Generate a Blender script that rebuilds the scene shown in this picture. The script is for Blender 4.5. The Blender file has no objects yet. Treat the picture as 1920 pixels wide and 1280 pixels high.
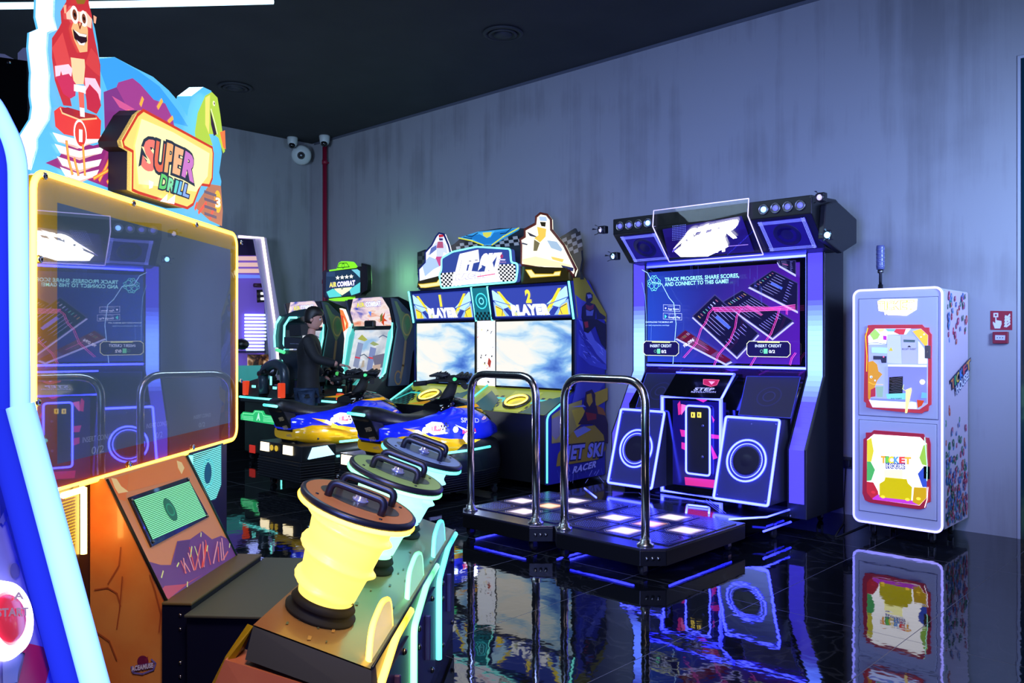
import bpy, bmesh, math, random
from mathutils import Vector, Matrix
from mathutils.geometry import tessellate_polygon
random.seed(7)
sc = bpy.context.scene
col = sc.collection
PI = math.pi

# ------------------------------------------------------------------ camera
FPX, EYE = 1568.0, 1.5
YAW = math.radians(43.5)
FW = Vector((-math.sin(YAW), math.cos(YAW), 0)); RT = Vector((math.cos(YAW), math.sin(YAW), 0)); UP = Vector((0, 0, 1))
CAM = Vector((0, 0, EYE))
cd = bpy.data.cameras.new('camera'); cam = bpy.data.objects.new('camera', cd); col.objects.link(cam)
cam.location = CAM; cam.rotation_euler = (PI/2, 0, YAW)
cd.sensor_width = 36; cd.lens = 36*FPX/1920; cd.clip_start = .02
sc.camera = cam

# ------------------------------------------------------------------ world, lamps, exposure
sc.view_settings.view_transform = 'Standard'; sc.view_settings.look = 'None'
sc.view_settings.exposure = 0; sc.view_settings.gamma = 1; sc.view_settings.use_curve_mapping = False
w = bpy.data.worlds.new('world'); sc.world = w; w.use_nodes = True
w.node_tree.nodes['Background'].inputs[0].default_value = (.25, .35, .8, 1)
w.node_tree.nodes['Background'].inputs[1].default_value = .035
try:
    sc.cycles.max_bounces = 7; sc.cycles.diffuse_bounces = 3; sc.cycles.glossy_bounces = 5
    sc.cycles.transmission_bounces = 5; sc.cycles.sample_clamp_indirect = 12; sc.cycles.caustics_refractive = False
    sc.cycles.use_denoising = True
except Exception: pass
def area(name, loc, to, size, power, c, sy=None, spread=180):
    l = bpy.data.lights.new(name, 'AREA'); l.energy = power; l.color = c; l.size = size
    if sy: l.shape = 'RECTANGLE'; l.size_y = sy
    l.spread = math.radians(spread)
    o = bpy.data.objects.new(name, l); col.objects.link(o); o.location = loc
    o.rotation_euler = (Vector(to)-Vector(loc)).to_track_quat('-Z', 'Y').to_euler()
    return o
def point(name, loc, power, c, r=.1):
    l = bpy.data.lights.new(name, 'POINT'); l.energy = power; l.color = c; l.shadow_soft_size = r
    o = bpy.data.objects.new(name, l); col.objects.link(o); o.location = loc
    return o
# added area lights, out of view: stand-ins for unseen games and a ceiling lamp
area('hall_glow_right', (.15, 5.6, 2.5), (-2.2, 7.3, 2.1), .7, 60, (.36, .53, 1), 1.0, 105)
area('hall_glow_middle', (-1.2, .2, 1.9), (-4.8, 7.3, 1.5), 1.6, 90, (.2, .28, 1), 1.0, 66)
area('hall_left_glow', (-5.4, .2, 2.4), (-11, 6.5, 1.9), 1.4, 62, (.44, .62, 1), 1.0, 90)
area('near_fill_light', (-.3, .6, 4.3), (-2.0, 2.3, .6), 1.0, 42, (1, .82, .78), 1.0, 100)  # overhead fill added to brighten the near drill game and console
area('hall_ceiling_lamp', (-5.2, 2.6, 4.35), (-5.6, 4.2, 0), 3.0, 105, (.52, .74, 1), 1.0)
point('green_sign_backlight', (-8.85, 6.95, 2.35), 7, (.3, 1, .35), .12)

# ------------------------------------------------------------------ helpers
def lin(h):
    if isinstance(h, tuple): return h[:3]
    h = h.lstrip('#'); h = ''.join(q*2 for q in h) if len(h) == 3 else h; r = []
    for i in (0, 2, 4):
        c = int(h[i:i+2], 16)/255
        r.append(c/12.92 if c <= .04045 else ((c+.055)/1.055)**2.4)
    return tuple(r)
MATS = {}
def mat(name, c='#808080', rough=.5, metal=0., emit=None, es=0., coat=0., ior=1.5, trans=0., spec=.5):
    if name in MATS: return MATS[name]
    m = bpy.data.materials.new(name); m.use_nodes = True
    b = m.node_tree.nodes['Principled BSDF']
    b.inputs['Base Color'].default_value = (*lin(c), 1); b.inputs['Roughness'].default_value = rough
    b.inputs['Metallic'].default_value = metal; b.inputs['IOR'].default_value = ior
    b.inputs['Coat Weight'].default_value = coat; b.inputs['Coat Roughness'].default_value = .03
    b.inputs['Transmission Weight'].default_value = trans; b.inputs['Specular IOR Level'].default_value = spec
    if emit is not None:
        b.inputs['Emission Color'].default_value = (*lin(emit), 1); b.inputs['Emission Strength'].default_value = es
    MATS[name] = m
    return m
def wear(name, c, c2, scale=6, rough=.5, stretch=(1, 1, 1), metal=0, bump=0, coat=0, lo=.35, hi=.65):
    """surface whose paint varies with a noise pattern"""
    if name in MATS: return MATS[name]
    m = mat(name, c, rough, metal, coat=coat); nt = m.node_tree; N = nt.nodes; L = nt.links
    b = N['Principled BSDF']; tc = N.new('ShaderNodeTexCoord'); mp = N.new('ShaderNodeMapping'); mp.inputs['Scale'].default_value = stretch
    nz = N.new('ShaderNodeTexNoise'); nz.inputs['Scale'].default_value = scale; nz.inputs['Detail'].default_value = 5
    cr = N.new('ShaderNodeValToRGB'); cr.color_ramp.elements[0].position = lo; cr.color_ramp.elements[1].position = hi
    cr.color_ramp.elements[0].color = (*lin(c), 1); cr.color_ramp.elements[1].color = (*lin(c2), 1)
    L.new(tc.outputs['Object'], mp.inputs[0]); L.new(mp.outputs[0], nz.inputs['Vector']); L.new(nz.outputs['Fac'], cr.inputs[0])
    L.new(cr.outputs[0], b.inputs['Base Color'])
    if bump:
        bp = N.new('ShaderNodeBump'); bp.inputs['Strength'].default_value = bump; L.new(nz.outputs['Fac'], bp.inputs['Height']); L.new(bp.outputs[0], b.inputs['Normal'])
    return m
def printmat(name, es=0., rough=.35, coat=0., ior=1.5, metal=0.):
    """print whose colours come from the mesh's own colour layer; es > 0: the colours also emit"""
    if name in MATS: return MATS[name]
    m = mat(name, '#ffffff', rough, metal, coat=coat, ior=ior); nt = m.node_tree; b = nt.nodes['Principled BSDF']
    a = nt.nodes.new('ShaderNodeVertexColor'); a.layer_name = 'Col'
    nt.links.new(a.outputs[0], b.inputs['Base Color'])
    if es:
        nt.links.new(a.outputs[0], b.inputs['Emission Color']); b.inputs['Emission Strength'].default_value = es
        if es >= .9:
            mx = nt.nodes.new('ShaderNodeMix'); mx.data_type = 'RGBA'; mx.blend_type = 'MULTIPLY'; mx.inputs[0].default_value = 1
            mx.inputs[7].default_value = (.3, .3, .3, 1); nt.links.new(a.outputs[0], mx.inputs[6]); nt.links.new(mx.outputs[2], b.inputs['Base Color'])
    return m
def neon(name, core, edge, s=1.):
    """light tube: bright core, bloom fringe put into the saturated rim colour"""
    if name in MATS: return MATS[name]
    m = bpy.data.materials.new(name); m.use_nodes = True; nt = m.node_tree; nt.nodes.clear()
    lw = nt.nodes.new('ShaderNodeLayerWeight'); lw.inputs[0].default_value = .35
    mx = nt.nodes.new('ShaderNodeMix'); mx.data_type = 'RGBA'
    mx.inputs[6].default_value = (*core, 1); mx.inputs[7].default_value = (*edge, 1)  # rim colour carries the bloom fringe around the lit core
    e = nt.nodes.new('ShaderNodeEmission'); e.inputs[1].default_value = s; o = nt.nodes.new('ShaderNodeOutputMaterial')
    nt.links.new(lw.outputs['Facing'], mx.inputs[0]); nt.links.new(mx.outputs[2], e.inputs[0]); nt.links.new(e.outputs[0], o.inputs[0])
    MATS[name] = m
    return m
def displaymat(name, stops, scale=3, stretch=(1, 1, 1), es=1.1, grad=(0, 0, 0), rough=.12, detail=4, dist=0.):
    """a screen's moving picture: soft coloured streaks"""
    if name in MATS: return MATS[name]
    m = mat(name, '#05060a', rough); nt = m.node_tree; N = nt.nodes; L = nt.links; b = N['Principled BSDF']
    tc = N.new('ShaderNodeTexCoord'); mp = N.new('ShaderNodeMapping'); mp.inputs['Scale'].default_value = stretch
    nz = N.new('ShaderNodeTexNoise'); nz.inputs['Scale'].default_value = scale; nz.inputs['Detail'].default_value = detail; nz.inputs['Distortion'].default_value = dist
    L.new(tc.outputs['Generated'], mp.inputs[0]); L.new(mp.outputs[0], nz.inputs['Vector'])
    dp = N.new('ShaderNodeVectorMath'); dp.operation = 'DOT_PRODUCT'; dp.inputs[1].default_value = grad; L.new(tc.outputs['Generated'], dp.inputs[0])
    ad = N.new('ShaderNodeMath'); ad.operation = 'ADD'; L.new(nz.outputs['Fac'], ad.inputs[0]); L.new(dp.outputs['Value'], ad.inputs[1])
    cr = N.new('ShaderNodeValToRGB'); e = cr.color_ramp.elements
    e[0].position = stops[0][0]; e[0].color = (*lin(stops[0][1]), 1); e[1].position = stops[-1][0]; e[1].color = (*lin(stops[-1][1]), 1)
    for p, c in stops[1:-1]:
        q = e.new(p); q.color = (*lin(c), 1)
    L.new(ad.outputs[0], cr.inputs[0]); L.new(cr.outputs[0], b.inputs['Emission Color']); b.inputs['Emission Strength'].default_value = es
    return m

class MB:
    def __init__(s, xf=None):
        s.v = []; s.f = []; s.m = []; s.c = []; s.sm = []; s.xf = xf; s.cf = None
    def add(s, vs, fs, mi=0, c=None, smooth=False):
        b = len(s.v)
        for p in vs:
            p = Vector(p); s.v.append(s.xf @ p if s.xf is not None else p)
        for f in fs:
            s.f.append([b+i for i in f]); s.m.append(mi); s.c.append(c); s.sm.append(smooth)
        return s
    def box(s, x0, x1, y0, y1, z0, z1, mi=0, c=None):
        return s.add([(x, y, z) for x in (x0, x1) for y in (y0, y1) for z in (z0, z1)],
                     [(0, 1, 3, 2), (4, 6, 7, 5), (0, 4, 5, 1), (2, 3, 7, 6), (0, 2, 6, 4), (1, 5, 7, 3)], mi, c)
    def hexa(s, q0, q1, mi=0, c=None):
        """solid between two quads"""
        return s.add(list(q0)+list(q1), [(0, 1, 2, 3), (7, 6, 5, 4), (0, 4, 5, 1), (1, 5, 6, 2), (2, 6, 7, 3), (3, 7, 4, 0)], mi, c)
    def prism(s, pts, ax, a0, a1, mi=0, c=None):
        def P(p, a): return {'x': (a, p[0], p[1]), 'y': (p[0], a, p[1]), 'z': (p[0], p[1], a)}[ax]
        n = len(pts)
        return s.add([P(p, a0) for p in pts]+[P(p, a1) for p in pts],
                     [tuple(range(n)), tuple(range(2*n-1, n-1, -1))]+[(i, (i+1) % n, n+(i+1) % n, n+i) for i in range(n)], mi, c)
    def tube(s, path, r, seg=8, closed=False, mi=0, c=None, smooth=True, rr=None):
        P = [Vector(p) for p in path]; n = len(P); rings = []; up = None
        for i in range(n):
            a = P[i-1] if (i > 0 or closed) else P[i]; b = P[(i+1) % n] if (i < n-1 or closed) else P[i]
            t = (b-a)
            t = t.normalized() if t.length > 1e-9 else Vector((0, 0, 1))
            if up is None:
                up = Vector((0, 0, 1)) if abs(t.z) < .9 else Vector((1, 0, 0))
            x = up.cross(t)
            if x.length < 1e-6: x = Vector((1, .3, 0)).cross(t)
            x.normalize(); y = t.cross(x).normalized(); up = y
            k = 1.
            if (0 < i < n-1) or closed:
                d1 = (P[i]-a); d2 = (b-P[i])
                if d1.length > 1e-9 and d2.length > 1e-9:
                    ca = max(-1, min(1, d1.normalized().dot(d2.normalized()))); k = min(1.6, 1/max(.3, math.cos(math.acos(ca)/2)))
            q = (rr[i] if rr else r)
            rings.append([P[i]+(x*math.cos(2*PI*j/seg)+y*math.sin(2*PI*j/seg)*1)*q*(k if k < 1.02 else k) for j in range(seg)])
        vs = [p for rg in rings for p in rg]; fs = []
        for i in range(n if closed else n-1):
            k = (i+1) % n
            for j in range(seg):
                fs.append((i*seg+j, i*seg+(j+1) % seg, k*seg+(j+1) % seg, k*seg+j))
        s.add(vs, fs, mi, c, smooth)
        if not closed:
            s.add(rings[0], [tuple(range(seg))], mi, c); s.add(rings[-1], [tuple(range(seg))], mi, c)
        return s
    def lathe(s, prof, o, ax=(0, 0, 1), seg=24, mi=0, c=None, smooth=True, fn=None):
        """prof: (radius, height) along axis ax from point o"""
        a = Vector(ax).normalized(); x = a.orthogonal().normalized(); y = a.cross(x); o = Vector(o)
        vs = []
        for k, (r, h) in enumerate(prof):
            for j in range(seg):
                t = 2*PI*j/seg; q = fn(r, h, t) if fn else r
                vs.append(o+a*h+(x*math.cos(t)+y*math.sin(t))*q)
        fs = [(i*seg+j, i*seg+(j+1) % seg, (i+1)*seg+(j+1) % seg, (i+1)*seg+j) for i in range(len(prof)-1) for j in range(seg)]
        s.add(vs, fs, mi, c, smooth)
        n = len(prof)-1
        if prof[0][0] > 1e-4: s.add(vs[:seg], [tuple(range(seg))], mi, c)
        if prof[-1][0] > 1e-4: s.add(vs[n*seg:], [tuple(range(seg))], mi, c)
        return s
    def ball(s, o, r, seg=14, mi=0, c=None, sc3=(1, 1, 1)):
        vs = []; n = seg//2
        for i in range(n+1):
            for j in range(seg):
                p = PI*i/n; t = 2*PI*j/seg
                vs.append((o[0]+r*sc3[0]*math.sin(p)*math.cos(t), o[1]+r*sc3[1]*math.sin(p)*math.sin(t), o[2]+r*sc3[2]*math.cos(p)))
        return s.add(vs, [(i*seg+j, i*seg+(j+1) % seg, (i+1)*seg+(j+1) % seg, (i+1)*seg+j) for i in range(n) for j in range(seg)], mi, c, True)
    def loft(s, rings, mi=0, c=None, smooth=True, caps=True):
        n = len(rings[0]); vs = [p for r in rings for p in r]
        s.add(vs, [(i*n+j, i*n+(j+1) % n, (i+1)*n+(j+1) % n, (i+1)*n+j) for i in range(len(rings)-1) for j in range(n)], mi, c, smooth)
        if caps: s.add(rings[0], [tuple(range(n))], mi, c); s.add(rings[-1], [tuple(range(n))], mi, c)
        return s
    def build(s, name, mats, parent=None, bevel=0., art=False, label=None):
        me = bpy.data.meshes.new(name)
        base = parent if isinstance(parent, Matrix) else (WM[parent.name] if parent is not None else Matrix())
        inv = base.inverted()
        me.from_pydata([inv @ v for v in s.v], [], s.f)
        for m in (mats if isinstance(mats, (list, tuple)) else [mats]): me.materials.append(m)
        me.polygons.foreach_set('material_index', s.m); me.polygons.foreach_set('use_smooth', s.sm)
        if any(c is not None for c in s.c) or s.cf:
            at = me.color_attributes.new('Col', 'FLOAT_COLOR', 'CORNER'); buf = []
            for i, f in enumerate(s.f):
                for k in f:
                    c = s.cf(s.v[k]) if s.cf else s.c[i]
                    if callable(c): c = c(s.v[k])
                    buf += [*(lin(c) if c is not None else (1, 1, 1)), 1.]
            at.data.foreach_set('color', buf)
        if not art:
            bm = bmesh.new(); bm.from_mesh(me)
            bmesh.ops.remove_doubles(bm, verts=bm.verts, dist=1e-5)
            bmesh.ops.recalc_face_normals(bm, faces=bm.faces); bm.to_mesh(me); bm.free()
        me.update()
        o = bpy.data.objects.new(name, me); col.objects.link(o)
        if isinstance(parent, Matrix):
            o.matrix_world = parent; WM[o.name] = parent
        else:
            if parent is not None: o.parent = parent
            WM[o.name] = base
        if bevel:
            bv = o.modifiers.new('bevel', 'BEVEL'); bv.width = bevel; bv.segments = 2; bv.limit_method = 'ANGLE'; bv.angle_limit = math.radians(40)
        if label: o['label'] = label
        return o
WM = {}
def thing(name, label, cat, loc=(0, 0, 0), rz=0, group=None):
    o = bpy.data.objects.new(name, None); col.objects.link(o); o.location = loc; o.rotation_euler = (0, 0, rz)
    o.empty_display_size = .1
    o['label'] = label; o['category'] = cat
    if group: o['group'] = group
    WM[o.name] = Matrix.Translation(loc) @ Matrix.Rotation(rz, 4, 'Z')
    return o
def tag(o, label, cat, group=None, kind=None):
    o['label'] = label; o['category'] = cat
    if group: o['group'] = group
    if kind: o['kind'] = kind
    return o
def struct(o): o['kind'] = 'structure'; return o
def dup(root, loc, rz=None, label=None):
    r = root.copy(); col.objects.link(r); r.location = loc
    if rz is not None: r.rotation_euler = (0, 0, rz)
    if label: r['label'] = label
    for ch in list(root.children):
        c = ch.copy(); col.objects.link(c); c.parent = r
        for g in ch.children:
            d = g.copy(); col.objects.link(d); d.parent = c
    return r
def ray(x, y): return FW+RT*((x-960)/FPX)+UP*((640-y)/FPX)
def PT(x, y, X=None, Y=None, Z=None, D=None):
    """the point of the place seen at x, y of the photograph that lies on the plane X, Y or height Z, or at depth D"""
    r = ray(x, y)
    t = X/r.x if X is not None else Y/r.y if Y is not None else (Z-EYE)/r.z if Z is not None else D
    return CAM+r*t
def CW(lat, dep, z=0.): return RT*lat+FW*dep+UP*z
class PL:
    def __init__(s, o, u, v):
        s.o = Vector(o); s.u = Vector(u).normalized(); s.v = Vector(v); s.v = (s.v-s.u*s.v.dot(s.u)).normalized(); s.n = s.u.cross(s.v)
        if s.n.dot(CAM-s.o) < 0: s.n = -s.n
    def px(s, x, y):
        r = ray(x, y); t = (s.o-CAM).dot(s.n)/r.dot(s.n); p = CAM+r*t-s.o
        return (p.dot(s.u), p.dot(s.v))
    def w(s, p, h=0.): return s.o+s.u*p[0]+s.v*p[1]+s.n*h
def C(ox, oy, k):
    return lambda *a: [(ox+a[i]/k, oy+a[i+1]/k) for i in range(0, len(a), 2)]
TX = {}
def text2d(t, bold):
    if (t, bold) in TX: return TX[(t, bold)]
    cu = bpy.data.curves.new('glyphs', 'FONT'); cu.body = t; cu.offset = bold; cu.resolution_u = 3; cu.space_character = 1+bold*2
    o = bpy.data.objects.new('glyphs', cu); col.objects.link(o)
    bpy.context.view_layer.update()
    e = o.evaluated_get(bpy.context.evaluated_depsgraph_get()); me = e.to_mesh()
    vs = [(v.co.x, v.co.y) for v in me.vertices]; fs = [tuple(p.vertices) for p in me.polygons]
    e.to_mesh_clear(); bpy.data.objects.remove(o); bpy.data.curves.remove(cu)
    TX[(t, bold)] = (vs, fs)
    return TX[(t, bold)]
class Art:
    """flat print or backlit artwork on a plane; coordinates are plane metres, or photo pixels with px=True"""
    def __init__(s, pl, h=.002, px=True):
        s.pl = pl; s.mb = MB(); s.k = 0; s.h = h; s.pxm = px
    def _c(s, p): return s.pl.px(*p) if s.pxm else tuple(p)
    def hh(s):
        s.k += 1; return s.h+s.k*.00045
    def poly(s, pts, c, base=None, px=None):
        P = [s.pl.px(*p) if (s.pxm if px is None else px) else tuple(p) for p in pts]
        h = s.hh(); V = [Vector((a, b, 0)) for a, b in P]
        tr = tessellate_polygon([V])
        s.mb.add([s.pl.w(p, h) for p in P], [tuple(t) for t in tr], c=c)
        return s
    def slab(s, pts, c, thick, px=None):
        """solid plate with this outline, its face at h"""
        P = [s.pl.px(*p) if (s.pxm if px is None else px) else tuple(p) for p in pts]
        n = len(P); tr = tessellate_polygon([[Vector((a, b, 0)) for a, b in P]])
        s.mb.add([s.pl.w(p, s.h) for p in P]+[s.pl.w(p, s.h-thick) for p in P],
                 [tuple(t) for t in tr]+[tuple(n+i for i in t) for t in tr]+[(i, (i+1) % n, n+(i+1) % n, n+i) for i in range(n)], c=c)
        return s
    def line(s, pts, wd, c, closed=False):
        P = [Vector(s._c(p)) for p in pts]; h = s.hh(); n = len(P)
        for i in range(n if closed else n-1):
            a, b = P[i], P[(i+1) % n]; d = (b-a)
            if d.length < 1e-6: continue
            d.normalize(); q = Vector((-d.y, d.x))*wd/2; e = d*wd*.35
            s.mb.add([s.pl.w(p, h) for p in (a-e-q, b+e-q, b+e+q, a-e+q)], [(0, 1, 2, 3)], c=c)
        return s
    def disc(s, c0, r, c, ry=None, seg=20, rot=0., px=None):
        o = s._c(c0); ry = ry or r
        pts = []
        for j in range(seg):
            t = 2*PI*j/seg; x = r*math.cos(t); y = ry*math.sin(t)
            pts.append((o[0]+x*math.cos(rot)-y*math.sin(rot), o[1]+x*math.sin(rot)+y*math.cos(rot)))
        h = s.hh(); s.mb.add([s.pl.w(p, h) for p in pts], [tuple(range(seg))], c=c)
        return s
    def ring(s, c0, r, wd, c, seg=32, ry=None, px=None):
        o = s._c(c0); h = s.hh(); vs = []; k = (ry or r)/r
        for q in (r-wd/2, r+wd/2):
            vs += [s.pl.w((o[0]+q*math.cos(2*PI*j/seg), o[1]+q*k*math.sin(2*PI*j/seg)), h) for j in range(seg)]
        s.mb.add(vs, [(j, (j+1) % seg, seg+(j+1) % seg, seg+j) for j in range(seg)], c=c)
        return s
    def text(s, t, a, b, top, c, bold=.015, out=None, ob=.05, shear=0.):
        A, B, T = (Vector(s._c(p)) for p in (a, b, top))
        vs0, _ = text2d(t, 0.)
        x0 = min(v[0] for v in vs0); x1 = max(v[0] for v in vs0); cap = .729
        for bd, cc in ((([(ob, out)] if out else [])+[(bold, c)])):
            vs, fs = text2d(t, bd); h = s.hh()
            X0 = min(v[0] for v in vs); X1 = max(v[0] for v in vs); g = bd if out else 0
            P = []
            for x, y in vs:
                q = (x-X0)/(X1-X0)*((x1-x0)+2*g)-g; yy = y/cap; q += shear*y
                P.append(s.pl.w(A+(B-A)*(q/(x1-x0))+(T-A)*yy, h))
            s.mb.add(P, fs, c=cc)
        return s
    def build(s, name, m, parent, label=None): return s.mb.build(name, m, parent, art=True, label=label)
def rrect(x0, x1, y0, y1, r, n=5):
    P = []
    for cx, cy, a in ((x1-r, y1-r, 0), (x0+r, y1-r, 90), (x0+r, y0+r, 180), (x1-r, y0+r, 270)):
        for k in range(n+1):
            t = math.radians(a+90*k/n); P.append((cx+r*math.cos(t), cy+r*math.sin(t)))
    return P
def fillet(P, r, n=5, closed=False):
    P = [Vector(p) for p in P]; out = []; m = len(P)
    for i in range(m):
        if not closed and i in (0, m-1): out.append(P[i]); continue
        a = (P[i-1]-P[i]); b = (P[(i+1) % m]-P[i]); q = min(r, a.length*.45, b.length*.45)
        p0 = P[i]+a.normalized()*q; p1 = P[i]+b.normalized()*q
        for k in range(n+1):
            t = k/n; out.append(p0*(1-t)**2+P[i]*2*t*(1-t)+p1*t*t)
    return out
def tubeobj(name, path, r, m, parent, seg=8, closed=False, label=None):
    return MB().tube(path, r, seg, closed).build(name, m, parent, label=label)

# ------------------------------------------------------------------ materials
BLACK = mat('black_powder_coat', '#0c0d10', .38); BLACKG = mat('black_gloss', '#06070a', .12, coat=.6); DARK = mat('dark_plastic', '#16181c', .45)
NAVY = mat('navy_panel', '#10122a', .3); RUBBER = mat('rubber', '#0a0a0a', .75); CHROME = mat('chrome', '#e4e2e0', .2, 1.)
STEEL = mat('brushed_steel', '#8a8a90', .3, 1.); WHITE = mat('white_paint', '#d8dae4', .35); GREYP = mat('grey_panel', '#50545e', .4)
LEATHER = wear('seat_vinyl', '#0d0d10', '#1a1a1f', 30, .42)
N_BLUE = neon('light_blue', (.3, .36, 10), (.03, .04, 7), 1.15)
N_CYAN = neon('light_cyan', (.5, 2.2, 2.1), (.05, .9, .85), 1.1)
N_TEAL = neon('light_teal', (.3, 1.5, 1.35), (.02, .6, .5), 1.0)
N_YEL = neon('light_yellow', (5.5, 3.4, .5), (2.2, 1.0, .03), 1.3)
N_GRN = neon('light_green', (.9, 3.0, 1.6), (.15, 1.3, .4), 1.1)
N_WHITE = neon('light_lavender', (1.3, 1.25, 2.6), (.5, .45, 1.6), 1.)
N_ICE = neon('light_ice', (.62, .8, 13), (.04, .06, 10), 1.2)
LIT1 = printmat('backlit_print', 1.15, .25); LIT2 = printmat('bright_backlit_print', 2.2, .25); LITS = printmat('display_picture', .85, .12); LITX = printmat('very_bright_sign', 7., .3)
LITD = printmat('dim_display', .35, .1); PRINT = printmat('printed_vinyl', 0, .4); PRINTG = printmat('printed_gloss', 0, .15, coat=.5)

# ------------------------------------------------------------------ room
WY, WX, CZ = 7.27, -11.17, 4.56
fm = mat('polished_tile', '#050608', .035, ior=1.5); nt = fm.node_tree; N = nt.nodes; L = nt.links; b = N['Principled BSDF']
tc = N.new('ShaderNodeTexCoord'); sp = N.new('ShaderNodeSeparateXYZ'); L.new(tc.outputs['Object'], sp.inputs[0])
def mnode(op, a, bb=None):
    n = N.new('ShaderNodeMath'); n.operation = op
    for i, q in enumerate((a, bb)):
        if q is None: continue
        if isinstance(q, (int, float)): n.inputs[i].default_value = q
        else: L.new(q, n.inputs[i])
    return n.outputs[0]
def grid(o, off, per):
    q = mnode('FRACT', mnode('DIVIDE', mnode('ADD', o, off), per)); d = mnode('ABSOLUTE', mnode('SUBTRACT', q, .5))
    return mnode('GREATER_THAN', d, .5-.0022/per)
gr = mnode('MAXIMUM', grid(sp.outputs[0], 2.39+8.2, .83), grid(sp.outputs[1], 6.97-4.43, 1.74))
nz = N.new('ShaderNodeTexNoise'); nz.inputs['Scale'].default_value = 1.4; nz.inputs['Detail'].default_value = 9; nz.inputs['Distortion'].default_value = 2.2
L.new(tc.outputs['Object'], nz.inputs['Vector'])
vein = N.new('ShaderNodeValToRGB'); ve = vein.color_ramp.elements; ve[0].position = .485; ve[0].color = (.004, .005, .007, 1); ve[1].position = .5; ve[1].color = (.02, .022, .028, 1)
e3 = ve.new(.515); e3.color = (.004, .005, .007, 1); L.new(nz.outputs['Fac'], vein.inputs[0])
mx = N.new('ShaderNodeMix'); mx.data_type = 'RGBA'; L.new(gr, mx.inputs[0]); L.new(vein.outputs[0], mx.inputs[6]); mx.inputs[7].default_value = (.07, .075, .09, 1)
L.new(mx.outputs[2], b.inputs['Base Color'])
rgh = mnode('ADD', mnode('MULTIPLY', gr, .4), .03); L.new(rgh, b.inputs['Roughness'])
wv = N.new('ShaderNodeTexNoise'); wv.inputs['Scale'].default_value = 9; wv.inputs['Detail'].default_value = 2; L.new(tc.outputs['Object'], wv.inputs['Vector'])
bp = N.new('ShaderNodeBump'); bp.inputs['Strength'].default_value = .035; bp.inputs['Distance'].default_value = .02; L.new(wv.outputs['Fac'], bp.inputs['Height']); L.new(bp.outputs[0], b.inputs['Normal'])
struct(MB().box(-11.5, 3.2, -3.2, 7.6, -.1, 0).build('floor', fm))
struct(MB().box(-11.5, 3.2, -3.2, 7.6, CZ, CZ+.1).build('ceiling', wear('ceiling_paint', '#2a2d31', '#303336', 2, .8)))
wallm = mat('plaster_wall', '#8f939c', .62); nt = wallm.node_tree; b = nt.nodes['Principled BSDF']
def wall_nodes(nt, b):
    N = nt.nodes; L = nt.links; tc = N.new('ShaderNodeTexCoord'); mp = N.new('ShaderNodeMapping'); mp.inputs['Scale'].default_value = (3.2, 3.2, .16)
    n1 = N.new('ShaderNodeTexNoise'); n1.inputs['Scale'].default_value = 1.6; n1.inputs['Detail'].default_value = 7; n1.inputs['Roughness'].default_value = .62
    L.new(tc.outputs['Object'], mp.inputs[0]); L.new(mp.outputs[0], n1.inputs['Vector'])
    n2 = N.new('ShaderNodeTexNoise'); n2.inputs['Scale'].default_value = 1.1; n2.inputs['Detail'].default_value = 6; L.new(tc.outputs['Object'], n2.inputs['Vector'])
    ad = N.new('ShaderNodeMath'); ad.operation = 'ADD'; L.new(n1.outputs['Fac'], ad.inputs[0]); L.new(n2.outputs['Fac'], ad.inputs[1])
    cr = N.new('ShaderNodeValToRGB'); cr.color_ramp.elements[0].position = .78; cr.color_ramp.elements[1].position = 1.22
    cr.color_ramp.elements[0].color = (.225, .23, .245, 1); cr.color_ramp.elements[1].color = (.3, .31, .33, 1)
    L.new(ad.outputs[0], cr.inputs[0]); L.new(cr.outputs[0], b.inputs['Base Color'])
    bp = N.new('ShaderNodeBump'); bp.inputs['Strength'].default_value = .06; L.new(n2.outputs['Fac'], bp.inputs['Height']); L.new(bp.outputs[0], b.inputs['Normal'])
wall_nodes(nt, b)
struct(MB().box(-11.4, -1.57, WY, WY+.25, 0, CZ).build('wall_back', wallm))
struct(MB().box(-1.57, 3.2, WY, WY+.25, 3.65, CZ).build('wall_upper', wallm))
struct(MB().box(WX-.25, WX, -3.2, WY+.25, 0, CZ).build('wall_left', wallm))
struct(MB().box(-1.568, 3.2, WY+.004, WY+.04, 0, 3.65).build('window_1', mat('teal_glass', '#0c2a36', .15, coat=.4)))
struct(MB().box(-1.59, -1.57, WY-.008, WY+.2, 0, 3.67).box(-1.57, 3.2, WY-.008, WY+.003, 3.65, 3.67).build('trim_1', mat('corner_bead', '#a4a8b4', .5)))
struct(MB().box(-11.1, -1.6, WY-.012, WY, CZ-.03, CZ).build('trim_2', mat('ceiling_bead', '#555a66', .6)))
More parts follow.
